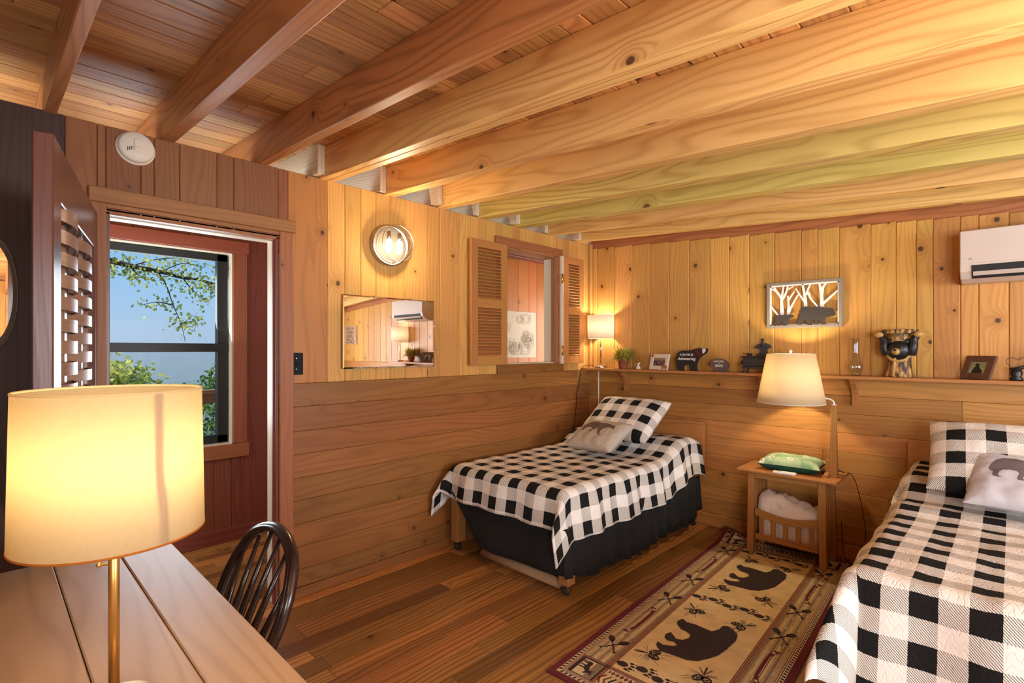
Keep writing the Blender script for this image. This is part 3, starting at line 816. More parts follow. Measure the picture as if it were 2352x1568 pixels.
t = thing('miniature_pitcher', 'tiny cream china pitcher on the shelf beside the potted plant', 'pitcher', (-.09, -.563, ZS))
m = MB(); m.add(lathe([(0, 0), (.018, 0), (.021, .008), (.019, .018), (.010, .028), (.008, .038), (.012, .052), (.010, .052), (.006, .038), (0, .03)], 24), CREAM, smooth=True); m.build('body', t)
m = MB(); m.add(tube(bez([(0, .010, .044), (0, .022, .046), (0, .025, .034), (0, .017, .022)], 16), .0024, 6), CREAM, smooth=True); m.build('handle', t)
m = MB(); m.add(tube(bez([(0, -.008, .046), (0, -.014, .054), (0, -.018, .062)], 8), [.006, .006, .005, .005, .004, .004, .003, .002, .001][:9], 8), CREAM, smooth=True); m.build('spout', t)

# photo frame, cream
def easel_frame(t, w, h, bar, lean, matf, depth=.016):
    M = RY(-0.0) @ T(0, 0, 0)
    R = Matrix.Rotation(lean, 4, 'Y')
    m = MB()
    for a, b, c, d in ((-w, -w + bar, 0, h), (w - bar, w, 0, h), (-w + bar, w - bar, 0, bar), (-w + bar, w - bar, h - bar, h)):
        m.add(cbox(-depth / 2, depth / 2, a, b, c, d, .002), matf, (0, 0, 1) if d - c > b - a else (0, 1, 0), M=R)
    f = m.build('frame', t)
    m = MB(); m.add(cbox(.0, .003, -.012, .012, 0, h * .78, .001), matf, M=T(.0082, 0, 0) @ R @ T(.008, 0, h * .5) @ RY(.42) @ T(0, 0, -h * .5)); m.build('easel_back', t)
    return R
t = thing('picture_frame', 'cream picture frame with small landscape photo, beside the bear sign', 'picture frame', (-.105, -.757, ZS), radians(-12))
R = easel_frame(t, .094, .132, .034, radians(14), CREAM)
PH1, PH2, PH3 = plain('photo_dark', (66, 50, 58), .4, var=.4, scale=60), plain('photo_sky', (150, 138, 112), .4, var=.2, scale=30), plain('photo_bloom', (190, 150, 150), .5, var=.3, scale=80)
m = MB(); m.add(box(-.003, .001, -.061, .061, .033, .099), PH1, M=R); m.add(box(-.0036, -.003, -.061, .061, .078, .099), PH2, M=R)
for k in range(34):
    yy, zz = random.uniform(-.055, .055), random.uniform(.037, .076); m.add(box(-.0036, -.003, yy - .005, yy + .005, zz - .002, zz + .002), PH3, M=R)
m.build('photo', t)
m = MB()
for k in range(5): m.add(ball(.008, (-.011, .072 + .006 * cos(k * 1.26), .118 + .005 * sin(k * 1.26)), sx=.3, n=8, m=6), OAK, M=R)
m.build('flower_ornament', t)
m = MB(); m.add(prism([(-.0, 0), (.012, .0), (.018, .012), (.03, .014), (.034, 0), (.046, 0), (.05, .02), (.04, .032), (.015, .034), (.0, .024)], .0, .004), OAK, M=R @ T(-.010, -.042, .006) @ UPB); m.build('bear_ornament', t)

BEAR = [(.02, .42), (.08, .52), (.18, .58), (.3, .60), (.42, .575), (.52, .565), (.60, .60), (.66, .615), (.73, .60), (.78, .575), (.82, .59), (.845, .605), (.86, .58), (.90, .55), (.94, .50), (.985, .455), (.99, .42), (.96, .405), (.90, .395), (.85, .37), (.80, .33), (.785, .25), (.82, .15), (.86, .06), (.88, .03), (.87, 0), (.80, 0), (.785, .04), (.75, .12), (.70, .2), (.685, .24), (.64, .22), (.61, .13), (.60, .05), (.62, .02), (.60, 0), (.53, 0), (.525, .06), (.53, .16), (.52, .23), (.45, .22), (.38, .23), (.33, .25), (.34, .16), (.345, .09), (.38, .03), (.38, 0), (.29, 0), (.27, .05), (.25, .14), (.22, .2), (.19, .14), (.17, .06), (.2, .02), (.19, 0), (.10, 0), (.085, .05), (.09, .14), (.06, .22), (.03, .3)]

# black bear sign
t = thing('bear_sign', 'black wooden bear cut-out lettered I’D RATHER BE Adventuring', 'bear sign', (-.10, -.913, ZS))
k = .2575 / 1030.0
def zz(pts): return [((x - 235) * k, (1010 - y) * k) for x, y in pts]
body = zz([(235, 640), (250, 540), (300, 450), (380, 390), (480, 370), (600, 375), (700, 370), (800, 345), (880, 315), (960, 300), (1050, 305), (1110, 310), (1100, 380), (1115, 480), (1090, 530), (1010, 610), (960, 680), (920, 790), (905, 880), (930, 960), (965, 1010), (720, 1010), (715, 900), (690, 840), (620, 815), (550, 830), (500, 880), (485, 950), (510, 1010), (350, 1010), (300, 920), (265, 820), (245, 720)])
m = MB(); m.add(prism(body, -.009, .009), plain('black_painted_board', (40, 38, 40), .7, var=.2, scale=40), M=UPB); m.build('body', t)
m = MB(); m.add(prism(zz([(1100, 315), (1175, 312), (1200, 320), (1215, 360), (1205, 410), (1170, 440), (1118, 478), (1100, 400)]), -.0085, .0085), CREAM, M=UPB); m.build('snout', t)
m = MB(); m.add(prism(zz([(1195, 312), (1262, 312), (1262, 380), (1215, 450), (1140, 510), (1092, 528), (1118, 476), (1180, 430), (1216, 380), (1218, 345)]), -.0088, .0088), KEYS, M=UPB); m.build('muzzle', t)
m = MB(); m.add(prism(zz([(860, 330), (960, 318), (1000, 420), (1080, 510), (1085, 560), (1010, 605), (960, 520), (890, 430)]), .009, .0125), plain('red_plaid_ribbon', (112, 34, 44), .9, var=.5, scale=130), M=UPB)
m.add(prism(zz([(720, 440), (800, 350), (850, 360), (760, 430)]), .009, .0115), plain('red_ribbon_tail', (96, 34, 42), .9, var=.4, scale=130), M=UPB); m.build('bow', t)
def lettering(t, body, size, x, z, off, shear=0, sx=1, mat=WHITEART):
    return text('lettering', body, size, mat, t, (0, 0, 0), T(0, 0, 0) @ UPB @ T(x, z, off), shear=shear, sx=sx)
lettering(t, 'I’D RATHER BE', .0215, .090, .1255, .0095, 0, .78)
lettering(t, 'Adventuring', .031, .088, .0935, .0095, .35, .95)
# grey bear sign
t = thing('bear_sign', 'small grey bear plaque lettered DON’T FEED THE BEARS', 'bear sign', (-.10, -1.185, ZS))
k = .1438 / 575.0
def zy(pts): return [((x - 1440) * k, (1030 - y) * k) for x, y in pts]
m = MB(); m.add(prism(zy([(1450, 800), (1500, 740), (1560, 680), (1650, 640), (1760, 632), (1860, 650), (1950, 700), (2010, 770), (2015, 860), (1990, 940), (2010, 1030), (1910, 1030), (1895, 990), (1870, 1030), (1755, 1030), (1735, 985), (1715, 1030), (1620, 1030), (1610, 990), (1560, 1030), (1590, 960), (1600, 900), (1560, 870), (1470, 880)]), -.007, .007), plain('grey_painted_board', (104, 92, 94), .7, var=.15, scale=50), M=UPB); m.build('body', t)
lettering(t, 'DON’T FEED', .017, .072, .077, .0074, 0, .8)
lettering(t, 'THE', .011, .075, .063, .0074, 0, .9)
lettering(t, 'BEARS', .026, .075, .044, .0074, 0, .82)

# cast-iron toy stove
t = thing('toy_stove', 'miniature cast-iron cook stove on the shelf behind the lamp shade', 'ornament', (-.085, -1.565, ZS))
m = MB(); m.add(cbox(-.045, .045, -.075, .125, .045, .112, .004), IRON)
for k in range(4): m.add(cbox(-.048, -.044, .02 + k * .025, .04 + k * .025, .055, .10, .002), IRON)
m.add(cbox(-.049, -.044, -.06, .005, .053, .102, .002), IRON)
m.build('body', t)
m = MB(); m.add(cbox(-.056, .052, -.085, .135, .112, .121, .003), IRON); m.add(lathe([(0, .121), (.016, .121), (.017, .124), (0, .125)], 18), IRON, M=T(-.02, .085, 0)); m.build('cooktop', t)
for x in (-.04, .04):
    for y in (-.07, .12):
        m = MB(); s = 1 if y > 0 else -1
        m.add(tube(bez([(x, y - s * .012, .05), (x, y + s * .003, .035), (x, y - s * .006, .018), (x, y + s * .008, .004)], 12), [.011, .010, .009, .008, .007, .007, .007, .006, .006, .006, .007, .008, .009][:13], 8), IRON, smooth=True); m.build('leg', t)
m = MB(); m.add(cbox(-.043, .043, -.07, .12, .03, .045, .003), IRON); m.build('skirt', t)
m = MB(); m.add(prism([(-.045, .121), (.045, .121), (.045, .132), (.025, .142), (.020, .165), (.040, .178), (-.040, .178), (-.020, .165), (-.025, .142), (-.045, .132)], -.018, .018), IRON, M=T(.015, -.0, 0) @ UPB); m.build('warming_back', t)
m = MB(); m.add(cbox(-.03, .035, -.052, .052, .178, .186, .002), IRON); m.add(prism([(-.05, .186), (.05, .186), (.046, .20), (.02, .212), (-.02, .212), (-.046, .20)], -.012, .012), IRON, M=T(.015, 0, 0) @ UPB); m.build('warming_shelf', t)
m = MB(); m.add(tube([(.005, .004, .186), (.005, .004, .246)], .011, 14), IRON, smooth=True); m.build('stovepipe', t)
m = MB(); m.add(cbox(-.03, .03, .125, .165, .058, .063, .002), IRON); m.add(ball(.015, (0, .14, .076), sz=.8), IRON, smooth=True); m.build('side_shelf', t)
m = MB(); m.add(lathe([(0, 0), (.017, 0), (.019, .012), (.021, .016), (0, .013)], 18), IRON, M=T(-.01, .088, .125), smooth=True); m.add(tube([(-.01, .105, .138), (-.01, .135, .142)], .003, 6), IRON); m.build('toy_pan', t)

# hurricane glass chimney
t = thing('glass_chimney', 'clear glass lamp chimney standing on the shelf beside the log bear', 'glass chimney', (-.085, -2.127, ZS))
m = MB(); m.add(lathe([(.024, .0), (.026, .02), (.034, .035), (.040, .055), (.034, .075), (.024, .11), (.0195, .145), (.0195, .237), (.020, .239)], 40), GLASSB, smooth=True); m.build('chimney', t, solid=.0018)
m = MB(); m.add(tube([(.0198 * cos(2 * pi * k / 30), .0198 * sin(2 * pi * k / 30), .239) for k in range(31)], .0012, 6, False), GLASS, smooth=True); m.build('rim', t)

# log with a carved bear
BARK = None
g = G('carved_log_bark'); o = g.obj(); w = g.n('ShaderNodeSeparateXYZ'); g.put(w.inputs[0], o)
n1 = g.noise(g.xyz(g.ma('MULTIPLY', w.outputs[0], 60.0), g.ma('MULTIPLY', w.outputs[1], 60.0), g.ma('MULTIPLY', w.outputs[2], 14.0)), 1, 4, .6)
g.pbr(g.mix(g.sstep(.42, .62, n1), lin(62, 44, 28), lin(190, 146, 84)), .6, 0, .4, g.bump(n1, .6, .006)); BARK = g.m
FUR = plain('black_resin_fur', (28, 28, 34), .38, spec=.5, var=.4, scale=60, bump=.7, bscale=110)
TANR = plain('tan_resin', (196, 154, 92), .45, var=.15, scale=40)
t = thing('bear_log_figurine', 'log carving with a black bear face holding up a bark slab', 'figurine', (-.085, -2.352, ZS))
m = MB(); m.add(lathe([(0, 0), (.070, 0), (.071, .01), (.062, .05), (.058, .10), (.060, .17), (.064, .215), (0, .215)], 40), BARK, smooth=True); m.build('log', t)
m = MB()
for a, zl in ((pi - .35, .11), (pi + .9, .05), (pi - 1.0, .03)): m.add(tube([(.068 * cos(a), .068 * sin(a), .004), (.062 * cos(a + .1), .062 * sin(a + .1), zl), (.057 * cos(a), .057 * sin(a), zl + .02)], [.010, .008, .002], 8), TANR, smooth=True)
m.add(tube(bez([(-.030, .062, .145), (-.055, .036, .11), (-.064, 0, .098), (-.055, -.036, .11), (-.03, -.062, .145)], 24), .008, 8), TANR, smooth=True)
m.build('bare_wood', t)
m = MB(); m.add(ball(.060, (-.042, 0, .165), sx=.72, sy=1.0, sz=.98, n=28, m=18, fn=lambda p: 1 + .05 * mnoise.noise((p[0] * 6, p[1] * 6, p[2] * 6))), FUR, smooth=True); hd = m.build('head', t)
m = MB(); m.add(ball(.022, (-.092, .006, .155), sx=1.1, sy=.95, sz=.95), TANR, smooth=True); m.build('muzzle', hd)
m = MB(); m.add(ball(.0065, (-.114, .008, .163), sy=1.3), KEYS, smooth=True); m.add(box(-.115, -.110, .004, .012, .146, .149), KEYS); m.build('nose', hd)
m = MB()
for s in (1, -1): m.add(ball(.0045, (-.082, .006 + s * .020, .182)), KEYS, smooth=True)
m.build('eye', hd)
for s in (1, -1):
    m = MB(); m.add(ball(.017, (-.045, s * .040, .215), sx=.5, n=14, m=10), FUR, smooth=True); m.build('ear', hd)
    m = MB(); m.add(tube(bez([(-.035, s * .058, .14), (-.045, s * .070, .18), (-.040, s * .074, .225), (-.040, s * .090, .255)], 18), [.026, .026, .026, .026, .026, .025, .025, .024, .024, .023, .022, .022, .021, .021, .020, .020, .019, .018, .018][:19], 12), FUR, smooth=True); am = m.build('arm', t)
    m = MB(); m.add(ball(.022, (-.050, s * .096, .258), sy=1.15, sz=.85), TANR, smooth=True); m.build('paw', am)
m = MB(); m.add(lathe([(0, .262), (.088, .262), (.095, .268), (.094, .284), (.090, .288), (0, .288)], 36), BARK, M=SC(.92, 1, 1), smooth=True); m.add(lathe([(.058, .215), (.062, .262)], 30), BARK, smooth=True); m.build('slab', t)

# brown frame with bear picture
t = thing('picture_frame', 'brown wooden picture frame with a sitting bear print on the shelf', 'picture frame', (-.118, -2.692, ZS), radians(-33))
WENGE = wood('rough_brown_frame', (104, 70, 54), (66, 42, 34), knot=0, contrast=.5, var=.1, freq=70, rough=.5)
R = easel_frame(t, .076, .142, .036, radians(24), WENGE)
m = MB(); m.add(box(-.003, .001, -.041, .041, .034, .108), plain('print_green', (164, 164, 116), .6, var=.3, scale=40), M=R)
m.add(prism([(-.026, .002), (-.026, .014), (-.02, .03), (-.014, .042), (-.016, .058), (-.012, .06), (-.006, .056), (.002, .06), (.006, .056), (.004, .044), (.010, .032), (.02, .024), (.026, .014), (.026, .002)], .003, .0037), KEYS, M=R @ T(0, 0, .036) @ UPB); m.build('bear_print', t)

# bird-like ornament with curled wire beside the second plant (seen in the mirror)
t = thing('bird_figurine', 'dark little bird-like ornament on the shelf, seen only in the mirror', 'figurine', (-.085, -2.86, ZS))
m = MB(); m.add(lathe([(0, 0), (.026, 0), (.028, .01), (.020, .02), (.026, .04), (.020, .06), (0, .066)], 24), FUR, smooth=True); m.build('body', t)
m = MB(); m.add(tube([(-.005, .02, .05), (-.005, -.05, .085)], [.018, .004], 10), FUR, smooth=True); m.build('beak', t)
m = MB(); m.add(tube(bez([(0, .01, .06), (0, .04, .10), (0, .02, .125), (0, -.01, .11), (0, -.02, .125), (0, -.04, .115)], 30), .0018, 6), IRON, smooth=True); m.build('curled_wire', t)

# painted word sign far along the wall, read in the mirror
t = thing('word_sign', 'square board sign ALL YOU NEED IS LOVE CATS, seen only in the mirror', 'sign', (-.001, -5.02, 1.61))
m = MB(); m.add(cbox(-.012, 0, -.22, .22, -.15, .15, .002), plain('whitewashed_board', (186, 150, 118), .8, var=.15, scale=14)); m.build('board', t)
for s_, z_, sz in (('ALL YOU', .105, .062), ('NEED IS', .045, .062), ('LOVE', -.022, .085), ('CATS', -.102, .105)): lettering(t, s_, sz, 0, z_, .0125, 0, 1.05, KEYS)

# cut-out picture of two bears under white trees
t = thing('bear_art', 'grey-framed cut-out picture of two bears under white trees', 'wall art', (0, -1.572, 1.529))
m = MB(); m.w = 0
for a, b, c, d in ((0, .02, 0, .325), (.45, .47, 0, .325), (.02, .45, 0, .02), (.02, .45, .305, .325)): m.add(cbox(a, b, c, d, .004, .034, .002), GREYART, (0, 1, 0) if d - c > .1 else (1, 0, 0), M=UPB)
m.build('frame', t)
ky = .325 / .30
TREES = [[(.1, .087), (.096, .175), (.098, .208)], [(.096, .192), (.08, .222), (.047, .271)], [(.075, .226), (.047, .255), (.022, .261)], [(.098, .202), (.109, .277)], [(.098, .186), (.121, .222), (.139, .278)], [(.137, .251), (.175, .27)], [(.072, .088), (.04, .129), (.023, .158)], [(.139, .087), (.142, .146), (.138, .21)], [(.142, .183), (.18, .237)], [(.142, .092), (.16, .139), (.203, .214)], [(.25, .132), (.248, .182), (.231, .278)], [(.249, .156), (.221, .2), (.188, .253)], [(.254, .208), (.264, .239), (.28, .277)], [(.267, .223), (.282, .183), (.323, .131)], [(.349, .127), (.347, .202), (.333, .279)], [(.349, .202), (.356, .248), (.377, .278)], [(.351, .143), (.443, .225)]]
WID = [.013, .010, .008, .008, .009, .005, .007, .009, .006, .008, .012, .007, .008, .008, .012, .010, .009]
m = MB()
for ti, (p, w) in enumerate(zip(TREES, WID)):
    pts = [(x, y * ky, 0) for x, y in p]
    if len(pts) == 3: pts = [tuple(q) for q in bez(pts, 12)]
    v = []
    for i, q in enumerate(pts):
        a = Vector(pts[max(0, i - 1)]); b = Vector(pts[min(len(pts) - 1, i + 1)]); n = Vector((-(b - a).y, (b - a).x, 0)).normalized()
        ww = w * (1.15 - .45 * i / (len(pts) - 1))
        for sg in (1, -1):
            for zq in (.014 + .00025 * ti, .0185 + .00025 * ti): v.append((q[0] + n.x * ww * sg * .8, q[1] + n.y * ww * sg * .8, zq))
    f = []
    for i in range(len(pts) - 1):
        a = i * 4; f += [(a + 1, a + 5, a + 7, a + 3), (a, a + 2, a + 6, a + 4), (a, a + 4, a + 5, a + 1), (a + 2, a + 3, a + 7, a + 6)]
    m.add((v, f), WHITEART, M=UPB)
for a, b, c, d in ((.02, .029, .02, .305), (.441, .45, .02, .305), (.02, .45, .296, .305), (.02, .45, .02, .025)): m.add(box(a, b, c, d, .013, .021), WHITEART, M=UPB)
m.build('tree_cutout', t)
BIG = [(.211, .105), (.226, .125), (.244, .135), (.269, .134), (.3, .126), (.321, .127), (.338, .13), (.359, .123), (.387, .12), (.407, .117), (.42, .106), (.43, .085), (.432, .075), (.42, .069), (.395, .063), (.369, .063), (.367, .046), (.369, .028), (.378, .018), (.356, .014), (.349, .024), (.338, .042), (.331, .044), (.323, .032), (.333, .022), (.315, .019), (.308, .033), (.308, .052), (.287, .049), (.285, .033), (.295, .02), (.287, .015), (.267, .016), (.257, .032), (.25, .048), (.243, .051), (.234, .04), (.221, .03), (.229, .022), (.211, .02), (.198, .028), (.197, .042), (.208, .057), (.213, .078), (.215, .097)]
CUB = [(.051, .077), (.063, .086), (.091, .086), (.126, .087), (.142, .086), (.155, .089), (.172, .085), (.179, .077), (.175, .07), (.157, .064), (.146, .058), (.148, .041), (.144, .027), (.124, .017), (.109, .016), (.105, .026), (.103, .041), (.096, .042), (.088, .034), (.091, .021), (.08, .017), (.077, .027), (.073, .035), (.065, .03), (.063, .016), (.05, .016), (.047, .03), (.054, .049), (.054, .066)]
for p, nm in ((BIG, 'bear_cutout'), (CUB, 'cub_cutout')):
    m = MB(); m.add(prism([(x, y * ky) for x, y in p], .021, .029), BEARART, (1, 0, 0), M=UPB); m.build(nm, t)

# air conditioner
t = thing('air_conditioner', 'white wall-mounted air conditioner high above the shelf', 'air conditioner', (0, -2.635, 1.752))
sec = [(0, .0), (-.10, .0), (-.165, .018), (-.205, .055), (-.213, .09), (-.213, .262), (-.20, .281), (-.10, .288), (0, .288)]
m = MB(); v, f = prism(sec, 0, .74); m.add((v, f), ACW, M=Matrix(((1, 0, 0, 0), (0, 0, -1, 0), (0, 1, 0, 0), (0, 0, 0, 1)))); m.build('housing', t, bevel=.006)
m = MB(); m.add(cbox(-.2165, -.205, -.737, -.003, .098, .276, .002), ACW); m.build('cover_panel', t)
m = MB(); pr = [(-.1690, .0175), (-.2090, .0535), (-.2168, .086), (-.2120, .086), (-.2040, .056), (-.1660, .0215)]
m.add(prism(pr, .05, .69), KEYS, M=Matrix(((1, 0, 0, 0), (0, 0, -1, 0), (0, 1, 0, 0), (0, 0, 0, 1)))); m.build('air_outlet', t)
m = MB(); m.add(cbox(-.015, .015, -.685, -.055, -.0015, .0015, .001), ACW, M=T(-.2005, 0, .0415) @ RY(radians(40))); m.build('louver', t)
m = MB()
for k in range(3): m.add(prism([(-.005, 0), (0, .003), (.005, 0), (0, -.003)], 0, .0006), GREYART, M=T(-.2166, -.045 - (k - 1) * .006, .118 + (.006 if k == 1 else 0)) @ UPB)
m.build('emblem', t)
# ------------------------------------------------------------------ beds
def caster(m_par, x, y):
    w = MB(); w.add(lathe([(0, -.011), (.024, -.011), (.027, -.006), (.027, .006), (.024, .011), (0, .011)], 24), KEYS, M=T(x, y, .027) @ RX(pi / 2), smooth=True)
    c = w.build('caster', m_par)
    w = MB(); w.add(box(x - .014, x + .014, y - .016, y - .013, .02, .062), NICKEL); w.add(box(x - .014, x + .014, y + .013, y + .016, .02, .062), NICKEL); w.add(box(x - .016, x + .016, y - .016, y + .016, .058, .064), NICKEL); w.build('caster_fork', c)

def bed(lab, y0, y1, hb0, hb1):
    t = thing('single_bed', lab, 'bed', (0, 0, 0), group='single beds against the shelf wall')
    for x in (-1.69, -.08):
        for y in (y0 + .035, y1 - .035):
            m = MB(); m.add(cbox(x - .035, x + .035, y - .035, y + .035, .064, .42, .003), BEDW, (0, 0, 1)); lg = m.build('leg', t); caster(lg, x, y)
    for y in (y0 + .035, y1 - .035):
        m = MB(); m.add(cbox(-1.655, -.115, y - .013, y + .013, .22, .37, .003), BEDW, (1, 0, 0)); m.build('side_rail', t)
    for x in (-1.69, -.08):
        m = MB(); m.add(cbox(x - .013, x + .013, y0 + .07, y1 - .07, .22, .37, .003), BEDW, (0, 1, 0)); m.build('end_rail', t)
    m = MB(); m.add(box(-1.655, -.115, y0 + .05, y1 - .05, .37, .384), BEDW, (0, 1, 0)); m.build('slat_base', t)
    m = MB(); m.add(cbox(-.042, -.018, hb0, hb1, .385, .815, .002), WAINB, (0, 1, 0)); m.build('headboard', t)
    return t
bed('single bed on casters in the corner, its wooden headboard against the wall', -1.085, -.07, -1.115, -.06)
bed('single bed at the picture’s edge beyond the side table, mostly out of view', -3.405, -2.39, -3.43, -2.386)

def mattress(lab, y0, y1):
    m = MB(); m.add(box(-1.70, -.05, y0, y1, .387, .575), MATTRESS)
    tag(m.build('mattress', bevel=.05, seg=4), lab, 'mattress', 'mattresses under the quilts')
mattress('mattress of the corner bed hidden under its checked quilt', -1.045, -.10)
mattress('mattress of the bed beyond the side table, under its quilt', -3.37, -2.42)

def quilt(lab, x0, x1, y0, y1, zt, oF, oR, oL, seed, ylim, bump, flare=.16, cornr=1.0):
    st = .0165; rb = .055
    s0, s1, t0, t1 = x0 - oF, x1, y0 - oR, y1 + oL
    ns, nt = int((s1 - s0) / st), int((t1 - t0) / st)
    v = []; uv = []; f = []
    def prof(e):
        q = rb * pi / 2
        if e < q: a = e / rb; return rb * sin(a), rb * (1 - cos(a))
        return rb + (e - q) * flare, rb + (e - q) * sqrt(1 - flare * flare)
    for i in range(ns + 1):
        s = s0 + (s1 - s0) * i / ns
        for j in range(nt + 1):
            t_ = t0 + (t1 - t0) * j / nt
            a = max(0, x0 - s); b = max(0, y0 - t_); c = max(0, t_ - y1)
            px, py = max(s, x0), min(max(t_, y0), y1); e2 = max(b, c); sg = -1 if b > 0 else 1
            wz = .010 * mnoise.noise((s * 3 + seed, t_ * 3, 0)) + .004 * mnoise.noise((s * 9, t_ * 9 + seed, 3))
            wz += .004 * abs(mnoise.noise((s * 5 + t_ * 3, t_ * 14, seed)))
            zz_ = zt + wz + bump(px, py)
            drop = 0
            if a > 0 and e2 > 0:
                of_, df_ = prof(a); os_, ds_ = prof(e2)
                w_ = sst(0, .36, e2 / (a + e2)); ka = a * min(1, a / .08)
                fx, fy, fd = x0 - of_ - .014 * sin(py * 21 + seed) * min(1, a / .15) * .8, py, df_ * sqrt(1 + (e2 / (a + .02)) ** 2 * .2)
                sx_, sy_, sd_ = x0 - .70 * a, py + sg * (os_ + .016 * sin(x0 * 17 + seed * 2) * min(1, e2 / .15) + .05 * a * cornr), ds_ + .42 * ka * cornr
                x, y, drop = fx + (sx_ - fx) * w_, fy + (sy_ - fy) * w_, fd + (sd_ - fd) * w_
            elif a > 0:
                o, d = prof(a); o += .014 * sin(t_ * 21 + seed) * min(1, a / .15) * .8; x, y = px - o, py; drop = d
            elif e2 > 0:
                o, d = prof(e2); o += (.016 * sin(s * 17 + seed * 2) + .008 * sin(s * 41)) * min(1, e2 / .15); x, y = px, py + sg * o; drop = d
            else: x, y = px, py
            if ylim is not None and y > ylim: y = ylim
            v.append((min(x, -.052), y, zz_ - drop)); uv.append((s + 8.0, t_ + 8.0))
    for i in range(ns):
        for j in range(nt):
            a = i * (nt + 1) + j; f.append((a, a + nt + 1, a + nt + 2, a + 1))
    m = MB(); m.add((v, f), GING, uv=uv, smooth=True)
    # bound edge
    o = m.build('quilt', solid=.009)
    return tag(o, lab, 'quilt', 'black and white checked quilts')
def bump1(x, y): return .105 * sst(-.62, -.30, x) * (1 - .25 * sst(-.16, -.05, x)) * (1 - .0 * y)
quilt('black and white checked quilt spread over the bed in the corner', -1.70, -.055, -1.035, -.115, .587, .245, .30, .26, 1.0, -.022, bump1)
def bump2(x, y): return .10 * sst(-.72, -.36, x) + .012 * sst(-.9, -.8, x) * (1 - sst(-.8, -.66, x)) + .010 * mnoise.noise((x * 9, y * 2.5, 5))
quilt('black and white checked quilt on the bed at the picture’s edge', -1.80, -.055, -3.36, -2.465, .60, .50, .25, .215, 4.0, None, bump2, .24, .45)

def skirt(lab, y0, y1, sidefn):
    # pleated black valance on the open long side and a plain swag across the foot
    t = thing('bed_skirt', lab, 'bed skirt', group='black bed skirts')
    m = MB(); v = []; f = []; n = 420
    for i in range(n + 1):
        x = -1.785 + 1.695 * i / n; amp = .015 + .006 * sin(x * 9)
        yy = sidefn[0] + sidefn[1] * amp * (sin(x * 46 + 1.5 * sin(x * 7)) + .4 * sin(x * 97))
        zb_ = sidefn[2] + .075 * sst(-1.5, -1.75, x) + .014 * sin(x * 8) + .02 * sst(-.3, -.1, x) * 4
        for q in range(6):
            w = q / 5; v.append((x, sidefn[0] + (yy - sidefn[0]) * (.25 + .75 * w) + sidefn[1] * .016 * w, .40 + (zb_ - .40) * w))
    for i in range(n):
        for q in range(5): a = i * 6 + q; f.append((a, a + 6, a + 7, a + 1))
    m.add((v, f), BLACKCLOTH, smooth=True); m.build('pleated_side', t, solid=.002)
    m = MB(); v = []; f = []; n = 60
    for i in range(n + 1):
        w = i / n; y = y0 - .022 + (y1 - y0 + .022) * w
        zb_ = .15 - .025 * sin(w * 3.4) + .30 * sst(.62, 1.02, w) ** 1.3
        for q in range(8):
            k = q / 7; v.append((-1.735 - .045 * sin(pi * .5 * k) - .012 * sin(w * 14) * k, y, .41 + (zb_ - .41) * k))
    for i in range(n):
        for q in range(7): a = i * 8 + q; f.append((a, a + 8, a + 9, a + 1))
    m.add((v, f), BLACKCLOTH, smooth=True); m.build('foot_panel', t, solid=.002)
skirt('black pleated bed skirt below the quilt of the corner bed', -1.085, -.10, (-1.098, -1, .075))
skirt('black bed skirt below the quilt at the picture’s edge', -3.38, -2.40, (-2.378, 1, .08))

# ------------------------------------------------------------------ pillows
def sdf_poly(poly, x, y):
    d = 1e9; ins = False; n = len(poly)
    for i in range(n):
        x1, y1 = poly[i]; x2, y2 = poly[(i + 1) % n]
        dx, dy = x2 - x1, y2 - y1; t_ = ((x - x1) * dx + (y - y1) * dy) / (dx * dx + dy * dy + 1e-12)
        t_ = 0 if t_ < 0 else 1 if t_ > 1 else t_
        q = hypot(x - x1 - t_ * dx, y - y1 - t_ * dy)
        if q < d: d = q
        if (y1 > y) != (y2 > y) and x < (x2 - x1) * (y - y1) / (y2 - y1) + x1: ins = not ins
    return -d if ins else d
def pillow(name, w, h, th, mat, M, lab, cat, group, poly=None, seed=0, N=70, uvs=(0, 0), pinch=.07, flange=0):
    m = MB(); v = []; uv = []; f = []; sd = []
    for side in (1, -1):
        n0 = len(v)
        for i in range(N + 1):
            for j in range(N + 1):
                a, b = -1 + 2 * i / N, -1 + 2 * j / N
                X = w / 2 * a * (1 - pinch * (1 - b * b) * a * a); Y = h / 2 * b * (1 - pinch * (1 - a * a) * b * b)
                pr = max(0, (1 - a ** 4) * (1 - b ** 4)) ** .55
                z = th / 2 * pr * (1 + .10 * mnoise.noise((a * 1.6 + seed, b * 1.6, side * 2)))
                edge = 1 - pr
                z += .006 * mnoise.noise((a * 4 + seed, b * 4, side)) * pr + .005 * edge * mnoise.noise((a * 11, b * 11, seed)) * (1 if pr > 0 else 0)
                v.append((X, Y, side * z)); uv.append((X + 3 + uvs[0], Y + 3 + uvs[1]))
                if poly is not None: sd.append(sdf_poly(poly, X, Y) if side == 1 else 1.0)
        for i in range(N):
            for j in range(N):
                a = n0 + i * (N + 1) + j; q = (a, a + N + 1, a + N + 2, a + 1); f.append(q if side == 1 else q[::-1])
    m.add((v, f), mat, uv=uv, smooth=True)
    if poly is not None: m.sdf = sd
    o = m.build(name); o.matrix_world = M
    return tag(o, lab, cat, group)
def lean(x, y, z, ang, yaw=0, roll=0):
    # local x -> -Y (to the right), local y -> up the slope towards the wall, local z -> out
    B = Matrix(((0, cos(ang), -sin(ang), 0), (-1, 0, 0, 0), (0, sin(ang), cos(ang), 0), (0, 0, 0, 1)))
    return T(x, y, z) @ RZ(yaw) @ B @ RZ(roll)
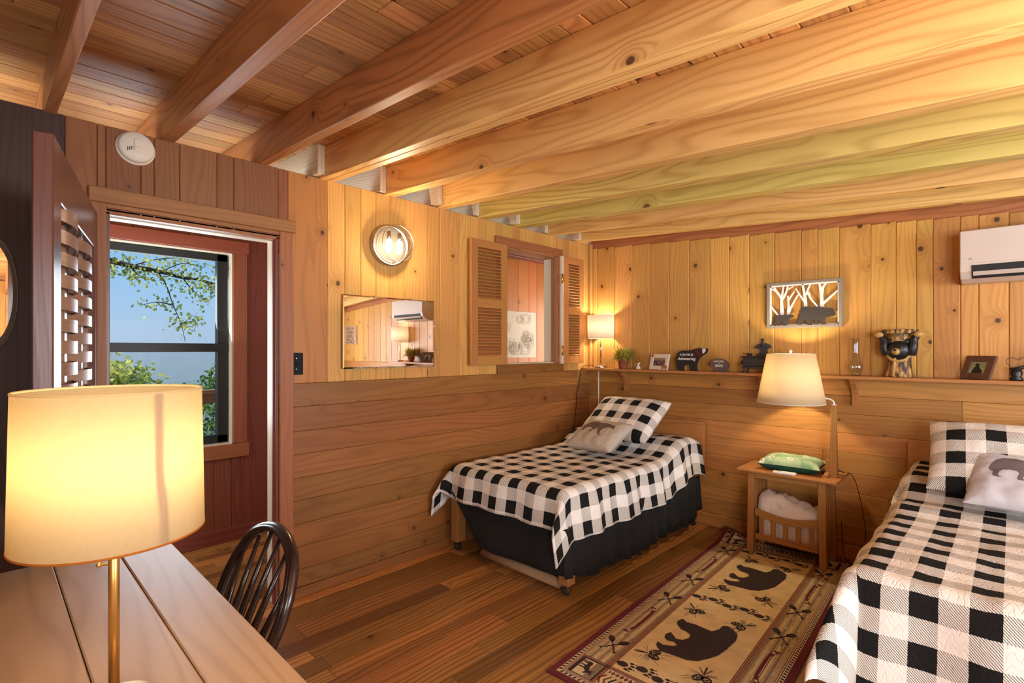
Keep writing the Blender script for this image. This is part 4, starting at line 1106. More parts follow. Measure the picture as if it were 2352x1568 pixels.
pillow('sham_pillow', .64, .46, .17, GING, lean(-.41, -.62, .83, radians(36), radians(-4)), 'checked pillow leaning at the head of the corner bed', 'pillow', 'checked bed pillows', seed=2, uvs=(.02, .01), pinch=.03)
pillow('sham_pillow', .70, .46, .17, GING, lean(-.50, -2.875, .835, radians(40), radians(3)), 'checked pillow behind the pale bear pillow at the picture’s edge', 'pillow', 'checked bed pillows', seed=5, uvs=(.05, .03), pinch=.03)
WALK = [(.0, .30), (.03, .40), (.09, .50), (.18, .57), (.30, .585), (.42, .56), (.52, .56), (.62, .575), (.70, .55), (.78, .53), (.84, .50), (.90, .495), (.915, .525), (.935, .505), (.945, .47), (.965, .42), (.975, .355), (.95, .335), (.90, .36), (.84, .385), (.775, .385), (.71, .34), (.675, .27), (.68, .17), (.71, .09), (.78, .01), (.75, .0), (.66, .055), (.60, .14), (.555, .23), (.53, .315), (.49, .31), (.42, .235), (.385, .17), (.40, .14), (.44, .125), (.43, .115), (.33, .125), (.325, .18), (.345, .25), (.32, .29), (.24, .30), (.165, .285), (.13, .24), (.115, .18), (.13, .155), (.17, .14), (.16, .13), (.06, .14), (.045, .19), (.06, .24), (.03, .26)]
def scaled(poly, w, ox, oy, fl=1): return [((x - .5) * w * fl + ox, (y - .29) * w + oy) for x, y in poly]
pillow('bear_cushion', .43, .35, .12, BEARP, lean(-.745, -.62, .73, radians(26), radians(-7), radians(3)), 'taupe cushion with a walking bear on the bed in the corner', 'pillow', 'bear cushions on the beds', scaled(WALK, .29, -.01, .015), seed=7)
pillow('bear_cushion', .42, .34, .12, BEARQ, lean(-.665, -2.89, .76, radians(36), radians(4), radians(-4)), 'pale grey cushion with a walking bear at the picture’s right edge', 'pillow', 'bear cushions on the beds', scaled(WALK, .30, .02, .02), seed=9)

# rolled carpet pad under the corner bed
m = MB(); prof = []
sp = [(.030 * (1 - .10 * k / 10) * cos(k * .33) * (1.0 - k * .011), .030 * sin(k * .33) * (1.0 - k * .011)) for k in range(60)]
v = []; f = []; yA, yB = -.98, -.33
for (a, b) in sp:
    for y in (yA, yB): v.append((a, y, b))
for k in range(59): f.append((2 * k, 2 * k + 2, 2 * k + 3, 2 * k + 1))
m.add((v, f), plain('tan_rug_backing', (176, 136, 98), .9, var=.1, scale=40), (0, 1, 0), smooth=True)
tag(m.build('rolled_mat', loc=(-1.665, 0, .0345), solid=.003), 'rolled-up tan mat lying under the foot of the corner bed', 'mat')

# ------------------------------------------------------------------ patterned rug
RUGA = .0455; RO = (-2.295, -1.415); RL, RW = 2.18, .81
MAR = plain('rug_maroon', (104, 34, 40), .95, var=.2, scale=150, bump=.4, bscale=300)
TAN = plain('rug_tan', (214, 188, 136), .95, var=.16, scale=14, bump=.4, bscale=300)
GRT = plain('rug_grey_tan', (184, 160, 120), .95, var=.18, scale=60, bump=.4, bscale=300)
STR = plain('rug_stripe_grey', (136, 118, 92), .95, var=.15, scale=60, bump=.4, bscale=300)
DKB = plain('rug_dark_brown', (54, 40, 38), .95, var=.25, scale=160, bump=.4, bscale=300)
RRED = plain('rug_red_line', (132, 52, 42), .95, var=.15, scale=80, bump=.4, bscale=300)
CRM = plain('rug_cream', (212, 192, 150), .95, var=.12, scale=50, bump=.4, bscale=300)
BRN = plain('rug_brown', (122, 76, 50), .95, var=.15, scale=50, bump=.4, bscale=300)
rug = MB()
def rz(s, t_):
    c = .055 * sst(.26, 0, hypot(max(0, RL - s), max(0, t_))) ** 1.5
    return c
def rmap(s, t_, k): return (s, -t_, .0075 + k * .00045 + rz(s, t_))
def rpoly(poly, k, mat):
    v = [rmap(a, b, k) for a, b in poly]; rug.add((v, [tuple(range(len(v)))]), mat, (1, 0, 0))
def rrect(s0, s1, t0, t1, k, mat):
    ns = max(1, int((s1 - s0) / .05)); nt = max(1, int((t1 - t0) / .05)); v = []; f = []
    for i in range(ns + 1):
        for j in range(nt + 1): v.append(rmap(s0 + (s1 - s0) * i / ns, t0 + (t1 - t0) * j / nt, k))
    for i in range(ns):
        for j in range(nt): a = i * (nt + 1) + j; f.append((a, a + 1, a + nt + 2, a + nt + 1))
    rug.add((v, f), mat, (1, 0, 0))
def rframe(d, w, k, mat):
    rrect(d, RL - d, d, d + w, k, mat); rrect(d, RL - d, RW - d - w, RW - d, k, mat)
    rrect(d, d + w, d + w, RW - d - w, k, mat); rrect(RL - d - w, RL - d, d + w, RW - d - w, k, mat)
def roval(s, t_, a, b, ang, k, mat, n=18, wob=0):
    P = []
    for q in range(n):
        h = 2 * pi * q / n; r = 1 + wob * sin(q * 2.7)
        x, y = a * cos(h) * r, b * sin(h) * r; P.append((s + x * cos(ang) - y * sin(ang), t_ + x * sin(ang) + y * cos(ang)))
    rpoly(P, k, mat)
def rline(p, q, w, k, mat):
    d = Vector((q[0] - p[0], q[1] - p[1])); n = Vector((-d.y, d.x)).normalized() * w
    rpoly([(p[0] + n.x, p[1] + n.y), (q[0] + n.x, q[1] + n.y), (q[0] - n.x, q[1] - n.y), (p[0] - n.x, p[1] - n.y)], k, mat)
# slab
NS, NT = 60, 24; v = []; f = []
for i in range(NS + 1):
    for j in range(NT + 1):
        s, t_ = RL * i / NS, RW * j / NT; v.append((s, -t_, .0075 + rz(s, t_)))
n0 = len(v)
for i in range(NS + 1):
    for j in range(NT + 1):
        s, t_ = RL * i / NS, RW * j / NT; v.append((s, -t_, .0005 + rz(s, t_)))
for i in range(NS):
    for j in range(NT):
        a = i * (NT + 1) + j; f.append((a, a + 1, a + NT + 2, a + NT + 1)); f.append((n0 + a, n0 + a + NT + 1, n0 + a + NT + 2, n0 + a + 1))
for i in range(NS):
    for j in (0, NT): a = i * (NT + 1) + j; b = a + NT + 1; f.append((a, b, n0 + b, n0 + a))
for j in range(NT):
    for i in (0, NS): a = i * (NT + 1) + j; f.append((a, a + 1, n0 + a + 1, n0 + a))
rug.add((v, f), MAR, (1, 0, 0))
rrect(.030, RL - .030, .030, RW - .030, 1, CRM)
# dark teeth along the border
d0 = .032
for side in range(4):
    Ls = RL if side < 2 else RW; c = .045
    while c < Ls - .045:
        A = [(c, d0), (c + .011, d0), (c + .017, d0 + .013), (c + .006, d0 + .013)]
        if side == 1: A = [(a, RW - b) for a, b in A]
        elif side == 2: A = [(b, a) for a, b in A]
        elif side == 3: A = [(RL - b, a) for a, b in A]
        rpoly(A, 2, DKB); c += .022
rframe(.048, .004, 2, BRN); rframe(.056, .003, 2, RRED)
rrect(.060, RL - .060, .060, RW - .060, 2, GRT)
F0, F1, FT0, FT1 = .206, 1.974, .196, .614
for tt in (.084, .104, .124, .144, .162): 
    for side in (0, 1):
        a, b = (tt, tt + .009) if side == 0 else (RW - tt - .009, RW - tt)
        rrect(F0, F1, a, b, 3, STR if tt not in (.104, .144) else TAN)
for k in range(120):
    s = random.uniform(F0 + .02, F1 - .05); tt = random.uniform(.065, .165)
    if random.random() < .5: tt = RW - tt
    rrect(s, s + random.uniform(.02, .05), tt, tt + .004, 4, random.choice((STR, BRN, CRM, STR)))
rrect(F0, F1, FT0, FT1, 3, TAN)
for d, w, mt in ((.0, .004, RRED), (.008, .006, BRN), (.018, .004, RRED)):
    for a, b in ((FT0 - d - w, FT0 - d), (FT1 + d, FT1 + d + w)): rrect(.06, RL - .06, a, b, 5, mt)
    for a, b in ((F0 - d - w, F0 - d), (F1 + d, F1 + d + w)): rrect(a, b, .06, RW - .06, 5, mt)
# end bands: stepped arrows and rings
for e in (0, 1):
    def fs(s): return s if e == 0 else RL - s
    def rr(s0, s1, a, b, k, mt): rrect(min(fs(s0), fs(s1)), max(fs(s0), fs(s1)), a, b, k, mt)
    rr(.150, .184, FT0 + .004, FT1 - .004, 4, CRM)
    c = FT0 + .012
    while c < FT1 - .02:
        rpoly([(fs(.152), c), (fs(.167), c + .009), (fs(.182), c)], 5, DKB); rpoly([(fs(.152), c + .019), (fs(.167), c + .010), (fs(.182), c + .019)], 5, RRED); c += .020
    rr(.072, .146, FT0 + .004, FT1 - .004, 4, TAN)
    ctr = (FT0 + FT1) / 2
    for k in range(7):
        for sg in (1, -1):
            yy = ctr + sg * (.045 + k * .024)
            if abs(yy - ctr) < .2:
                A = [(fs(.075), yy), (fs(.108), yy + sg * .016), (fs(.142), yy), (fs(.142), yy + sg * .010), (fs(.108), yy + sg * .026), (fs(.075), yy + sg * .010)]
                rpoly(A, 5, (RRED, DKB, BRN)[k % 3])
    roval(fs(.108), ctr, .030, .036, 0, 5, RRED); roval(fs(.108), ctr, .022, .026, 0, 6, CRM); roval(fs(.108), ctr, .014, .016, 0, 7, DKB)
# corner squares with a moose
MOOSE = [(.02, .40), (.06, .52), (.2, .55), (.38, .53), (.50, .60), (.60, .62), (.66, .72), (.58, .86), (.50, .92), (.60, .90), (.66, .82), (.70, .94), (.72, .80), (.80, .90), (.84, .98), (.84, .86), (.94, .90), (.86, .78), (.80, .70), (.88, .62), (.96, .52), (.92, .46), (.82, .50), (.74, .50), (.68, .40), (.62, .32), (.62, .0), (.55, .0), (.54, .28), (.44, .28), (.42, .0), (.36, .0), (.36, .28), (.22, .30), (.20, .0), (.13, .0), (.14, .22), (.10, .30), (.10, .0), (.03, .0), (.05, .24)]
for e in (0, 1):
    for h in (0, 1):
        s0 = .064 if e == 0 else RL - .064 - .128; t0 = .064 if h == 0 else RW - .064 - .118
        rrect(s0, s0 + .128, t0, t0 + .118, 4, DKB); rrect(s0 + .004, s0 + .124, t0 + (.018 if h == 0 else .004), t0 + (.114 if h == 0 else .10), 5, CRM)
        rrect(s0 + .006, s0 + .122, t0 + .074 if h == 0 else t0 + .008, t0 + .112 if h == 0 else t0 + .04, 6, STR)
        q = [(s0 + .112 - .095 * x if e == 0 else s0 + .016 + .095 * x, t0 + (.020 + .085 * y if h == 0 else .100 - .085 * y)) for x, y in MOOSE]
        rpoly(q, 7, DKB)
# paw prints, cones, paddles, canoes, bears
def paw(s, t_, fl=1):
    roval(s, t_, .019, .026, 0, 6, DKB, wob=.05)
    for ds, dt in ((-.026, .030), (-.011, .042), (.008, .044), (.025, .034)): roval(s + ds * fl, t_ + dt, .007, .011, 0, 6, DKB, 10)
    for ds, dt in ((-.030, .046), (-.012, .060), (.010, .062), (.029, .050)): roval(s + ds * fl, t_ + dt, .0035, .005, 0, 6, DKB, 8)
for s in (.262, 1.085, 1.925):
    for k, t_ in enumerate((.222, .305, .385, .468, .545)): paw(s + (.012 if k % 2 else -.008), t_)
def cone(s, t_, ang):
    for sg in (1, -1):
        a = ang + sg * .55; c = (s + .034 * cos(a), t_ + .034 * sin(a))
        roval(c[0], c[1], .028, .021, a, 6, DKB, 16, .06)
        for k in range(14):
            u_, w_ = random.uniform(-.8, .8), random.uniform(-.7, .7)
            if u_ * u_ + w_ * w_ < .6: roval(c[0] + .026 * u_ * cos(a) - .019 * w_ * sin(a), c[1] + .026 * u_ * sin(a) + .019 * w_ * cos(a), .0032, .0022, a, 7, TAN, 6)
    rline((s, t_), (s - .062 * cos(ang), t_ - .062 * sin(ang)), .0036, 6, DKB)
    for k in range(16):
        a = ang + pi + random.uniform(-1.9, 1.9) if k < 10 else ang + random.uniform(-1, 1)
        r0 = .012 if k < 10 else .055
        rline((s + r0 * cos(a), t_ + r0 * sin(a)), (s + (r0 + .045) * cos(a), t_ + (r0 + .045) * sin(a)), .0010, 6, STR if k % 2 else DKB)
for s, t_, a in ((.40, .268, 1.3), (.93, .268, 2.4), (1.25, .278, .8), (1.80, .285, 2.6), (1.80, .525, -2.2), (1.26, .530, -.8), (.93, .520, -2.4), (.41, .518, 3.0)): cone(s, t_, a)
def paddles(s, t_):
    for a in (.62, -.62):
        p = (s - .062 * cos(a), t_ - .062 * sin(a)); q = (s + .04 * cos(a), t_ + .04 * sin(a))
        rline(p, q, .0032, 6, DKB); roval(s + .056 * cos(a), t_ + .056 * sin(a), .027, .016, a, 6, DKB)
        rline((p[0] - .010 * sin(a), p[1] + .010 * cos(a)), (p[0] + .010 * sin(a), p[1] - .010 * cos(a)), .003, 6, DKB)
def canoe(s0, s1, t_, fl):
    n = 14; up = []; lo = []
    for k in range(n + 1):
        w = k / n; x = s0 + (s1 - s0) * w; e = abs(2 * w - 1)
        up.append((x, t_ - fl * (.004 + .026 * max(0, e - .78) / .22))); lo.append((x, t_ + fl * (.016 * (1 - e ** 4) + .001)))
    rpoly(up + lo[::-1], 6, MAR); rline((s0 + .06, t_ - fl * .0), (s1 - .06, t_ - fl * .0), .0016, 7, CRM)
    for x in (s0 + .022, s1 - .022): rpoly([(x - .010, t_ - fl * .010), (x + .008, t_ - fl * .006), (x + .006, t_ + fl * .006), (x - .008, t_ + fl * .004)], 7, CRM)
for s in (.351, .942, 1.248, 1.838):
    paddles(s, .118); paddles(s, RW - .126)
for s0, s1 in ((.495, .80), (1.385, 1.69)):
    canoe(s0, s1, .112, 1); canoe(s0, s1, RW - .118, -1)
RB1 = [(.791, .265), (.771, .291), (.779, .329), (.773, .378), (.769, .418), (.811, .438), (.853, .44), (.87, .459), (.849, .498), (.817, .524), (.758, .534), (.718, .529), (.649, .523), (.592, .513), (.54, .491), (.487, .459), (.464, .42), (.461, .373), (.456, .337), (.452, .301), (.484, .266), (.515, .261), (.506, .291), (.523, .326), (.544, .342), (.562, .321), (.552, .293), (.568, .269), (.599, .261), (.631, .271), (.617, .29), (.593, .314), (.603, .342), (.64, .359), (.672, .352), (.689, .319), (.688, .299), (.722, .264), (.754, .253)]
RB2 = [(a + .883, b) for a, b in RB1]
for R_ in (RB1, RB2): 
    q = []
    for i in range(len(R_)):       # slightly ragged furry outline
        a, b = R_[i], R_[(i + 1) % len(R_)]
        for k in range(4):
            w = k / 4; j = .0016 * (1 if (i * 4 + k) % 2 else -1); q.append((a[0] + (b[0] - a[0]) * w + j, a[1] + (b[1] - a[1]) * w + j))
    rpoly(q, 8, DKB)
o = rug.build('area_rug', loc=(RO[0], RO[1], .0), rz=RUGA)
tag(o, 'lodge rug with two dark bears, paw prints and a maroon border', 'rug')

# ------------------------------------------------------------------ side table and what is on it
TX0, TX1, TY0, TY1, TZ = -.395, -.055, -2.085, -1.495, .575
t = thing('side_table', 'narrow oak mission-style side table with slatted magazine holder between the beds', 'side table')
m = MB(); m.add(cbox(TX0, TX1, TY0, TY1, TZ - .018, TZ, .004), OAK, (0, 1, 0)); m.build('tabletop', t)
LX = (-.325, -.105); LY = (-1.995, -1.575)
for x in LX:
    for y in LY:
        m = MB(); v, f = cbox(x - .021, x + .021, y - .021, y + .021, .0, TZ - .018, .002)
        zfl = .011 if x < -.2 else 0
        v = [(p[0] + (p[0] - x) * .0, p[1] + (.012 if y > -1.8 else -.012) * max(0, (.09 - p[2]) / .09) * .6, max(p[2], zfl)) for p in v]
        m.add((v, f), OAK, (0, 0, 1)); m.build('leg', t)
for x in LX:
    m = MB(); m.add(cbox(x - .011, x + .011, LY[0] + .021, LY[1] - .021, TZ - .062, TZ - .018, .002), OAK, (0, 1, 0)); m.build('apron', t)
    m = MB(); v = []; f = []; n = 14
    for k in range(n + 1):
        w = k / n; y = LY[0] + .021 + (LY[1] - LY[0] - .042) * w; sag = -.030 * sin(pi * w)
        for zz_, xx in ((.255, -.010), (.300 + 0, -.010), (.300, .010), (.255, .010)): v.append((x + xx, y, zz_ + sag + .008))
    for k in range(n):
        for q in range(4): f.append((k * 4 + q, k * 4 + (q + 1) % 4, k * 4 + 4 + (q + 1) % 4, k * 4 + 4 + q))
    m.add((v, f), OAK, (0, 1, 0)); m.build('curved_rail', t)
    m = MB(); m.add(cbox(x - .010, x + .010, LY[0] + .021, LY[1] - .021, .100, .138, .002), OAK, (0, 1, 0)); m.build('lower_rail', t)
    for k in range(5):
        y = LY[0] + .045 + (LY[1] - LY[0] - .09) * (k + .2) / 4.4
        m = MB(); m.add(cbox(x - .006, x + .006, y - .013, y + .013, .136, .262, .0015), OAK, (0, 0, 1)); m.build('slat', t)
for y in LY:
    m = MB(); m.add(cbox(LX[0] + .021, LX[1] - .021, y - .010, y + .010, TZ - .062, TZ - .018, .002), OAK, (1, 0, 0)); m.build('apron', t)
    m = MB(); m.add(cbox(LX[0] + .021, LX[1] - .021, y - .010, y + .010, .100, .135, .002), OAK, (1, 0, 0)); m.build('lower_rail', t)
    for k in range(4):
        x = LX[0] + .045 + (LX[1] - LX[0] - .09) * k / 3
        m = MB(); m.add(cbox(x - .010, x + .010, y - .005, y + .005, .134, TZ - .06, .0015), OAK, (0, 0, 1)); m.build('slat', t)
m = MB(); m.add(cbox(LX[0] + .012, LX[1] - .012, LY[0] + .014, LY[1] - .014, .112, .122, .001), OAK, (0, 1, 0)); m.build('shelf_board', t)
# cloth pouch in the holder
m = MB(); v = []; f = []; n = 40; prof = [(-.085, .125), (-.088, .17), (-.088, .25), (-.084, .32), (-.055, .365), (.02, .385), (.055, .36), (.08, .26), (.085, .125)]
P = bez([(a, 0, b) for a, b in prof], 40); N2 = len(P)
for i in range(n + 1):
    w = i / n; y = -1.965 + .36 * w; k = sin(pi * w) ** .3 if 0 < w < 1 else .02
    for j, p in enumerate(P):
        up = max(0, (p.z - .13) / .25)
        wr = .022 * up * mnoise.noise((w * 5, j * .22, 1)) + .014 * mnoise.noise((w * 13, j * .3, 4)) * up
        v.append((-.215 + p.x * (.8 + .2 * k) + wr, y + .012 * up * (1 if w > .5 else -1) * .4, .126 + (p.z - .125) * (.93 + .07 * k) + wr * .9 + .045 * (w ** 3) * up - .02 * sin(w * 7) * up - .01))
for i in range(n):
    for j in range(N2 - 1): a = i * N2 + j; f.append((a, a + 1, a + N2 + 1, a + N2))
f.append(tuple(range(N2))); f.append(tuple(range(n * N2 + N2 - 1, n * N2 - 1, -1)))
m.add((v, f), CANVAS, (0, 1, 0), smooth=True)
tag(m.build('cloth_pouch'), 'crumpled cream cloth bag stuffed in the side table’s slatted holder', 'cloth bag')

# cushion
g = G('green_flowered_cloth'); o = g.obj(); uvv, u, v_ = g.uv(); w = g.n('ShaderNodeSeparateXYZ'); g.put(w.inputs[0], o)
bg = g.mix(g.sstep(.35, .65, g.noise(uvv, 16, 3, .6)), lin(122, 158, 120), lin(166, 188, 150))
vo = g.n('ShaderNodeTexVoronoi', voronoi_dimensions='2D'); vo.inputs['Scale'].default_value = 17; g.put(vo.inputs['Vector'], uvv)
sc = g.n('ShaderNodeSeparateColor'); g.put(sc.inputs[0], vo.outputs['Color'])
fl = g.ma('MULTIPLY', g.sstep(.34, .24, g.ma('ADD', vo.outputs['Distance'], g.ma('MULTIPLY_ADD', g.noise(uvv, 120, 1), .3, -.15))), g.ma('LESS_THAN', sc.outputs[0], .42))
top = g.mix(fl, bg, lin(232, 218, 196)); top = g.mix(g.ma('MULTIPLY', g.sstep(.14, .08, vo.outputs['Distance']), g.ma('LESS_THAN', sc.outputs[0], .42)), top, lin(178, 92, 92))
dark = g.mix(g.noise(uvv, 40, 2), lin(20, 58, 46), lin(34, 78, 60))
g.pbr(g.mix(g.sstep(-.002, .0025, w.outputs[2]), dark, top), .85, 0, .2, g.bump(g.noise(uvv, 200, 1), .15, .001)); GREENC = g.m
pillow('green_cushion', .375, .25, .095, GREENC, T(-.205, -1.785, .575 + .046) @ RZ(radians(-90 + 4)) @ RX(radians(2)), 'small green flowered cushion lying on the side table', 'cushion', None, seed=12, N=50, pinch=.10)
# remote control
t = thing('remote_control', 'slim white remote control on the front edge of the side table', 'remote control', (-.372, -1.79, TZ), radians(-90 + 3))
m = MB(); m.add(cbox(-.066, .066, -.020, .020, 0, .016, .004), WHITEP); m.build('body', t)
m = MB(); m.add(cbox(-.058, -.018, -.014, .014, .0155, .0167, .0004), GREYART); m.build('display', t)
m = MB()
for k in range(4): m.add(cbox(-.008 + k * .014, .001 + k * .014, -.011, -.002, .0155, .0172, .0004), CREAM); m.add(cbox(-.008 + k * .014, .001 + k * .014, .003, .012, .0155, .0172, .0004), CREAM)
m.build('button', t)
# lamp
t = thing('table_lamp', 'wooden-post lamp with cream cone shade on a curved white arm, on the side table', 'lamp', (-.225, -2.035, TZ))
m = MB(); v, f = cbox(-.022, .022, -.022, .022, 0, .455, .002); v = [(p[0] * (1 - .35 * p[2] / .455), p[1] * (1 - .42 * p[2] / .455), p[2]) for p in v]
m.add((v, f), OAK, (0, 0, 1)); m.build('post', t)
m = MB(); m.add(prism([(-.075, 0), (.06, 0), (.06, .016), (.022, .028), (.022, .10), (-.022, .10), (-.022, .028), (-.075, .016)], -.012, .012), OAK, (1, 0, 0), M=T(0, .030, 0) @ RX(pi / 2)); m.build('foot', t)
arm = bez([(0, 0, .452), (0, .002, .475), (0, .03, .490), (-.005, .085, .488), (-.012, .135, .452), (-.02, .18, .445), (-.025, .215, .468), (-.025, .235, .50), (-.025, .242, .56)], 48)
m = MB(); m.add(tube(arm, .0052, 10), WHITEPAINT, smooth=True); m.add(lathe([(0, 0), (.016, 0), (.016, .006), (0, .006)], 20), WHITEPAINT, M=T(0, 0, .452)); m.build('arm', t)
SC_ = (-.025, .242)
m = MB(); m.add(lathe([(.0, .70), (.018, .695), (.027, .67), (.026, .645), (.014, .615), (.012, .56), (0, .56)], 20), BULB, M=T(SC_[0], SC_[1], 0), smooth=True); m.build('bulb', t)
m = MB(); m.add(lathe([(.2025, .452), (.1425, .775)], 64), SHADEC, M=T(SC_[0], SC_[1], 0), smooth=True); sh = m.build('lamp_shade', t, solid=.002)
for z, r in ((.4525, .2025), (.7745, .1426)):
    m = MB(); m.add(tube([(SC_[0] + r * cos(2 * pi * k / 64), SC_[1] + r * sin(2 * pi * k / 64), z) for k in range(65)], .0022, 6, False), CREAM, smooth=True); m.build('shade_rim', sh)
m = MB()
for k in range(3): m.add(tube([(SC_[0], SC_[1], .765), (SC_[0] + .141 * cos(2.1 * k + .4), SC_[1] + .141 * sin(2.1 * k + .4), .77)], .0014, 5), WHITEPAINT)
m.add(tube(bez([(SC_[0], SC_[1] + .0, .56), (SC_[0], SC_[1] + .05, .62), (SC_[0], SC_[1] + .045, .70), (SC_[0], SC_[1], .765)], 20), .0014, 5), WHITEPAINT)
m.build('shade_spider', sh)
m = MB(); m.add(lathe([(.004, .765), (.004, .782), (.010, .788), (.007, .800), (0, .806)], 16), CREAM, M=T(SC_[0], SC_[1], 0), smooth=True); m.build('finial', t)
m = MB(); m.add(tube(bez([(0, -.022, .02), (.03, -.05, .008), (.02, -.085, .03), (.07, -.11, -.05), (.13, -.135, -.25), (.15, -.14, -.42), (.12, -.10, -.545), (.09, -.04, -.52), (.10, -.02, -.30)], 70), .0026, 6), plain('brown_flex', (62, 36, 26), .5), smooth=True); m.build('power_cord', t)
# plug-in adapter
t = thing('power_adapter', 'small black power adapter with its cord beside the lamp post', 'adapter', (-.17, -1.978, TZ), radians(10))
m = MB(); m.add(cbox(-.025, .025, -.024, .024, 0, .026, .004), KEYS); m.build('body', t)
m = MB(); m.add(tube(bez([(0, -.024, .012), (-.02, -.05, .02), (.02, -.075, .028), (.0, -.05, .034), (.03, -.085, .02), (.045, -.098, .003)], 40), .0022, 6), KEYS, smooth=True); m.build('cord', t)

# ------------------------------------------------------------------ desk, its lamp, the chair
DX0, DX1, DY0, DY1, DZ = -4.45, -3.545, -2.25, -.80, .75
t = thing('desk', 'plank-topped wooden desk in the foreground', 'desk')
xs = [DX0, -4.30, -4.14, -3.985, -3.832, -3.682, DX1]
for a, b in zip(xs, xs[1:]):
    m = MB(); m.add(cbox(a + .0012, b - .0012, DY0, DY1, DZ - .035, DZ, .003), DESKW, (0, 1, 0)); m.build('top_plank', t)
for x in (DX0 + .09, DX1 - .09):
    for y in (DY0 + .09, DY1 - .09):
        m = MB(); m.add(cbox(x - .035, x + .035, y - .035, y + .035, 0, DZ - .035, .004), DESKW, (0, 0, 1)); m.build('leg', t)
for x in (DX0 + .07, DX1 - .07):
    m = MB(); m.add(cbox(x - .012, x + .012, DY0 + .125, DY1 - .125, DZ - .125, DZ - .035, .003), DESKW, (0, 1, 0)); m.build('apron', t)
for y in (DY0 + .07, DY1 - .07):
    m = MB(); m.add(cbox(DX0 + .125, DX1 - .125, y - .012, y + .012, DZ - .125, DZ - .035, .003), DESKW, (1, 0, 0)); m.build('apron', t)

t = thing('table_lamp', 'brass desk lamp with large glowing yellow drum shade in the foreground', 'lamp', (-3.816, -1.718, DZ))
m = MB(); m.add(lathe([(0, 0), (.060, 0), (.062, .005), (.060, .013), (.03, .018), (.014, .026), (0, .026)], 44), BRASS, smooth=True); m.build('base', t)
m = MB(); m.add(tube([(0, 0, .02), (0, 0, .40)], .0082, 16), BRASS, smooth=True); m.build('stem', t)
m = MB(); m.add(tube([(0, 0, .255), (-.018, .012, .255)], .0022, 8), BRASS); m.add(ball(.0045, (-.019, .013, .255)), BRASS, smooth=True); m.build('switch', t)
m = MB(); m.add(lathe([(.0, .515), (.018, .51), (.028, .485), (.027, .455), (.014, .425), (.013, .39), (0, .39)], 22), BULB, smooth=True); m.build('bulb', t)
ZB, ZT2, RB, RT = .309, .559, .1355, .131
m = MB(); m.add(lathe([(RB, ZB), (RT, ZT2)], 72), SHADEY, smooth=True); sh = m.build('lamp_shade', t, solid=.002)
m = MB(); v = []; f = []
aS = radians(-76)
for k in range(13):
    z = ZB + (ZT2 - ZB) * k / 12; r = RB + (RT - RB) * k / 12 - .0016
    wob = .05 * sst(.5, .15, k / 12)
    for q in range(4):
        a = aS + .02 + wob + q * .034; v.append((r * cos(a), r * sin(a), z))
for k in range(12):
    for q in range(3): a = k * 4 + q; f.append((a, a + 1, a + 5, a + 4))
m.add((v, f), SEAM, smooth=True); m.build('seam_band', sh, solid=.001)
for z, r in ((ZB, RB), (ZT2, RT)):
    m = MB(); m.add(tube([(r * cos(2 * pi * k / 72), r * sin(2 * pi * k / 72), z) for k in range(73)], .0021, 6, False), SEAM if z == ZB else SHADEY, smooth=True); m.build('shade_rim', sh)
m = MB()
for k in range(3): m.add(tube([(0, 0, .40), (RB * .98 * cos(2.1 * k + .9), RB * .98 * sin(2.1 * k + .9), .40)], .0015, 5), BRASS)
m.build('shade_spider', sh)

# bow-back chair pushed in at the desk
t = thing('windsor_chair', 'dark bow-back spindle chair pushed in beside the desk', 'chair', (0, 0, 0))
CYc = -1.225
def bk(y, z): return (-3.505 + .42 * (z - .44) + .0 * y, CYc + y, z)
m = MB(); seat = []
for k in range(40):
    a = 2 * pi * k / 40; r = 1 - .06 * cos(2 * a); seat.append((-3.665 + .205 * cos(a) * r, CYc + .215 * sin(a) * (1 - .12 * max(0, cos(a)))))
v, f = prism(seat, .415, .445); m.add((v, f), CHAIRW, (1, 0, 0)); m.build('seat', t, bevel=.008)
bp = bez([bk(.155, .44), bk(.193, .54), bk(.212, .63), bk(.198, .715), bk(.135, .795), bk(0, .828), bk(-.135, .795), bk(-.198, .715), bk(-.212, .63), bk(-.193, .54), bk(-.155, .44)], 90)
m = MB(); m.add(tube(bp, .0165, 12), CHAIRW, smooth=True); m.add(tube([p + Vector((-.011, 0, -.0)) for p in bp], .0095, 8), CHAIRW, smooth=True); m.build('bow', t)
for k in range(6):
    w = (k - 2.5) / 2.5; y0 = .105 * w; y1 = .172 * w
    z1 = .818 - .095 * abs(w) ** 2.2
    m = MB(); a = Vector(bk(y0, .44)); b = Vector(bk(y1, z1))
    m.add(tube([a.lerp(b, q) for q in (0, .3, .6, 1)], [.0095, .0125, .0095, .0065], 8), CHAIRW, smooth=True); m.build('spindle', t)
for sx in (1, -1):
    for sy in (1, -1):
        m = MB(); a = Vector((-3.665 + sx * .12, CYc + sy * .12, .418)); b = Vector((-3.665 + sx * .185, CYc + sy * .19, 0))
        m.add(tube([a.lerp(b, q) for q in (0, .2, .45, .55, .8, 1)], [.013, .018, .020, .015, .017, .011], 10), CHAIRW, smooth=True); m.build('leg', t)
for sy in (1, -1):
    m = MB(); m.add(tube([(-3.665 - .155, CYc + sy * .158, .20), (-3.665, CYc + sy * .158, .20), (-3.665 + .155, CYc + sy * .158, .20)], [.009, .014, .009], 10), CHAIRW, smooth=True); m.build('stretcher', t)
m = MB(); m.add(tube([(-3.665, CYc - .158, .20), (-3.665, CYc, .20), (-3.665, CYc + .158, .20)], [.009, .013, .009], 10), CHAIRW, smooth=True); m.build('stretcher', t)
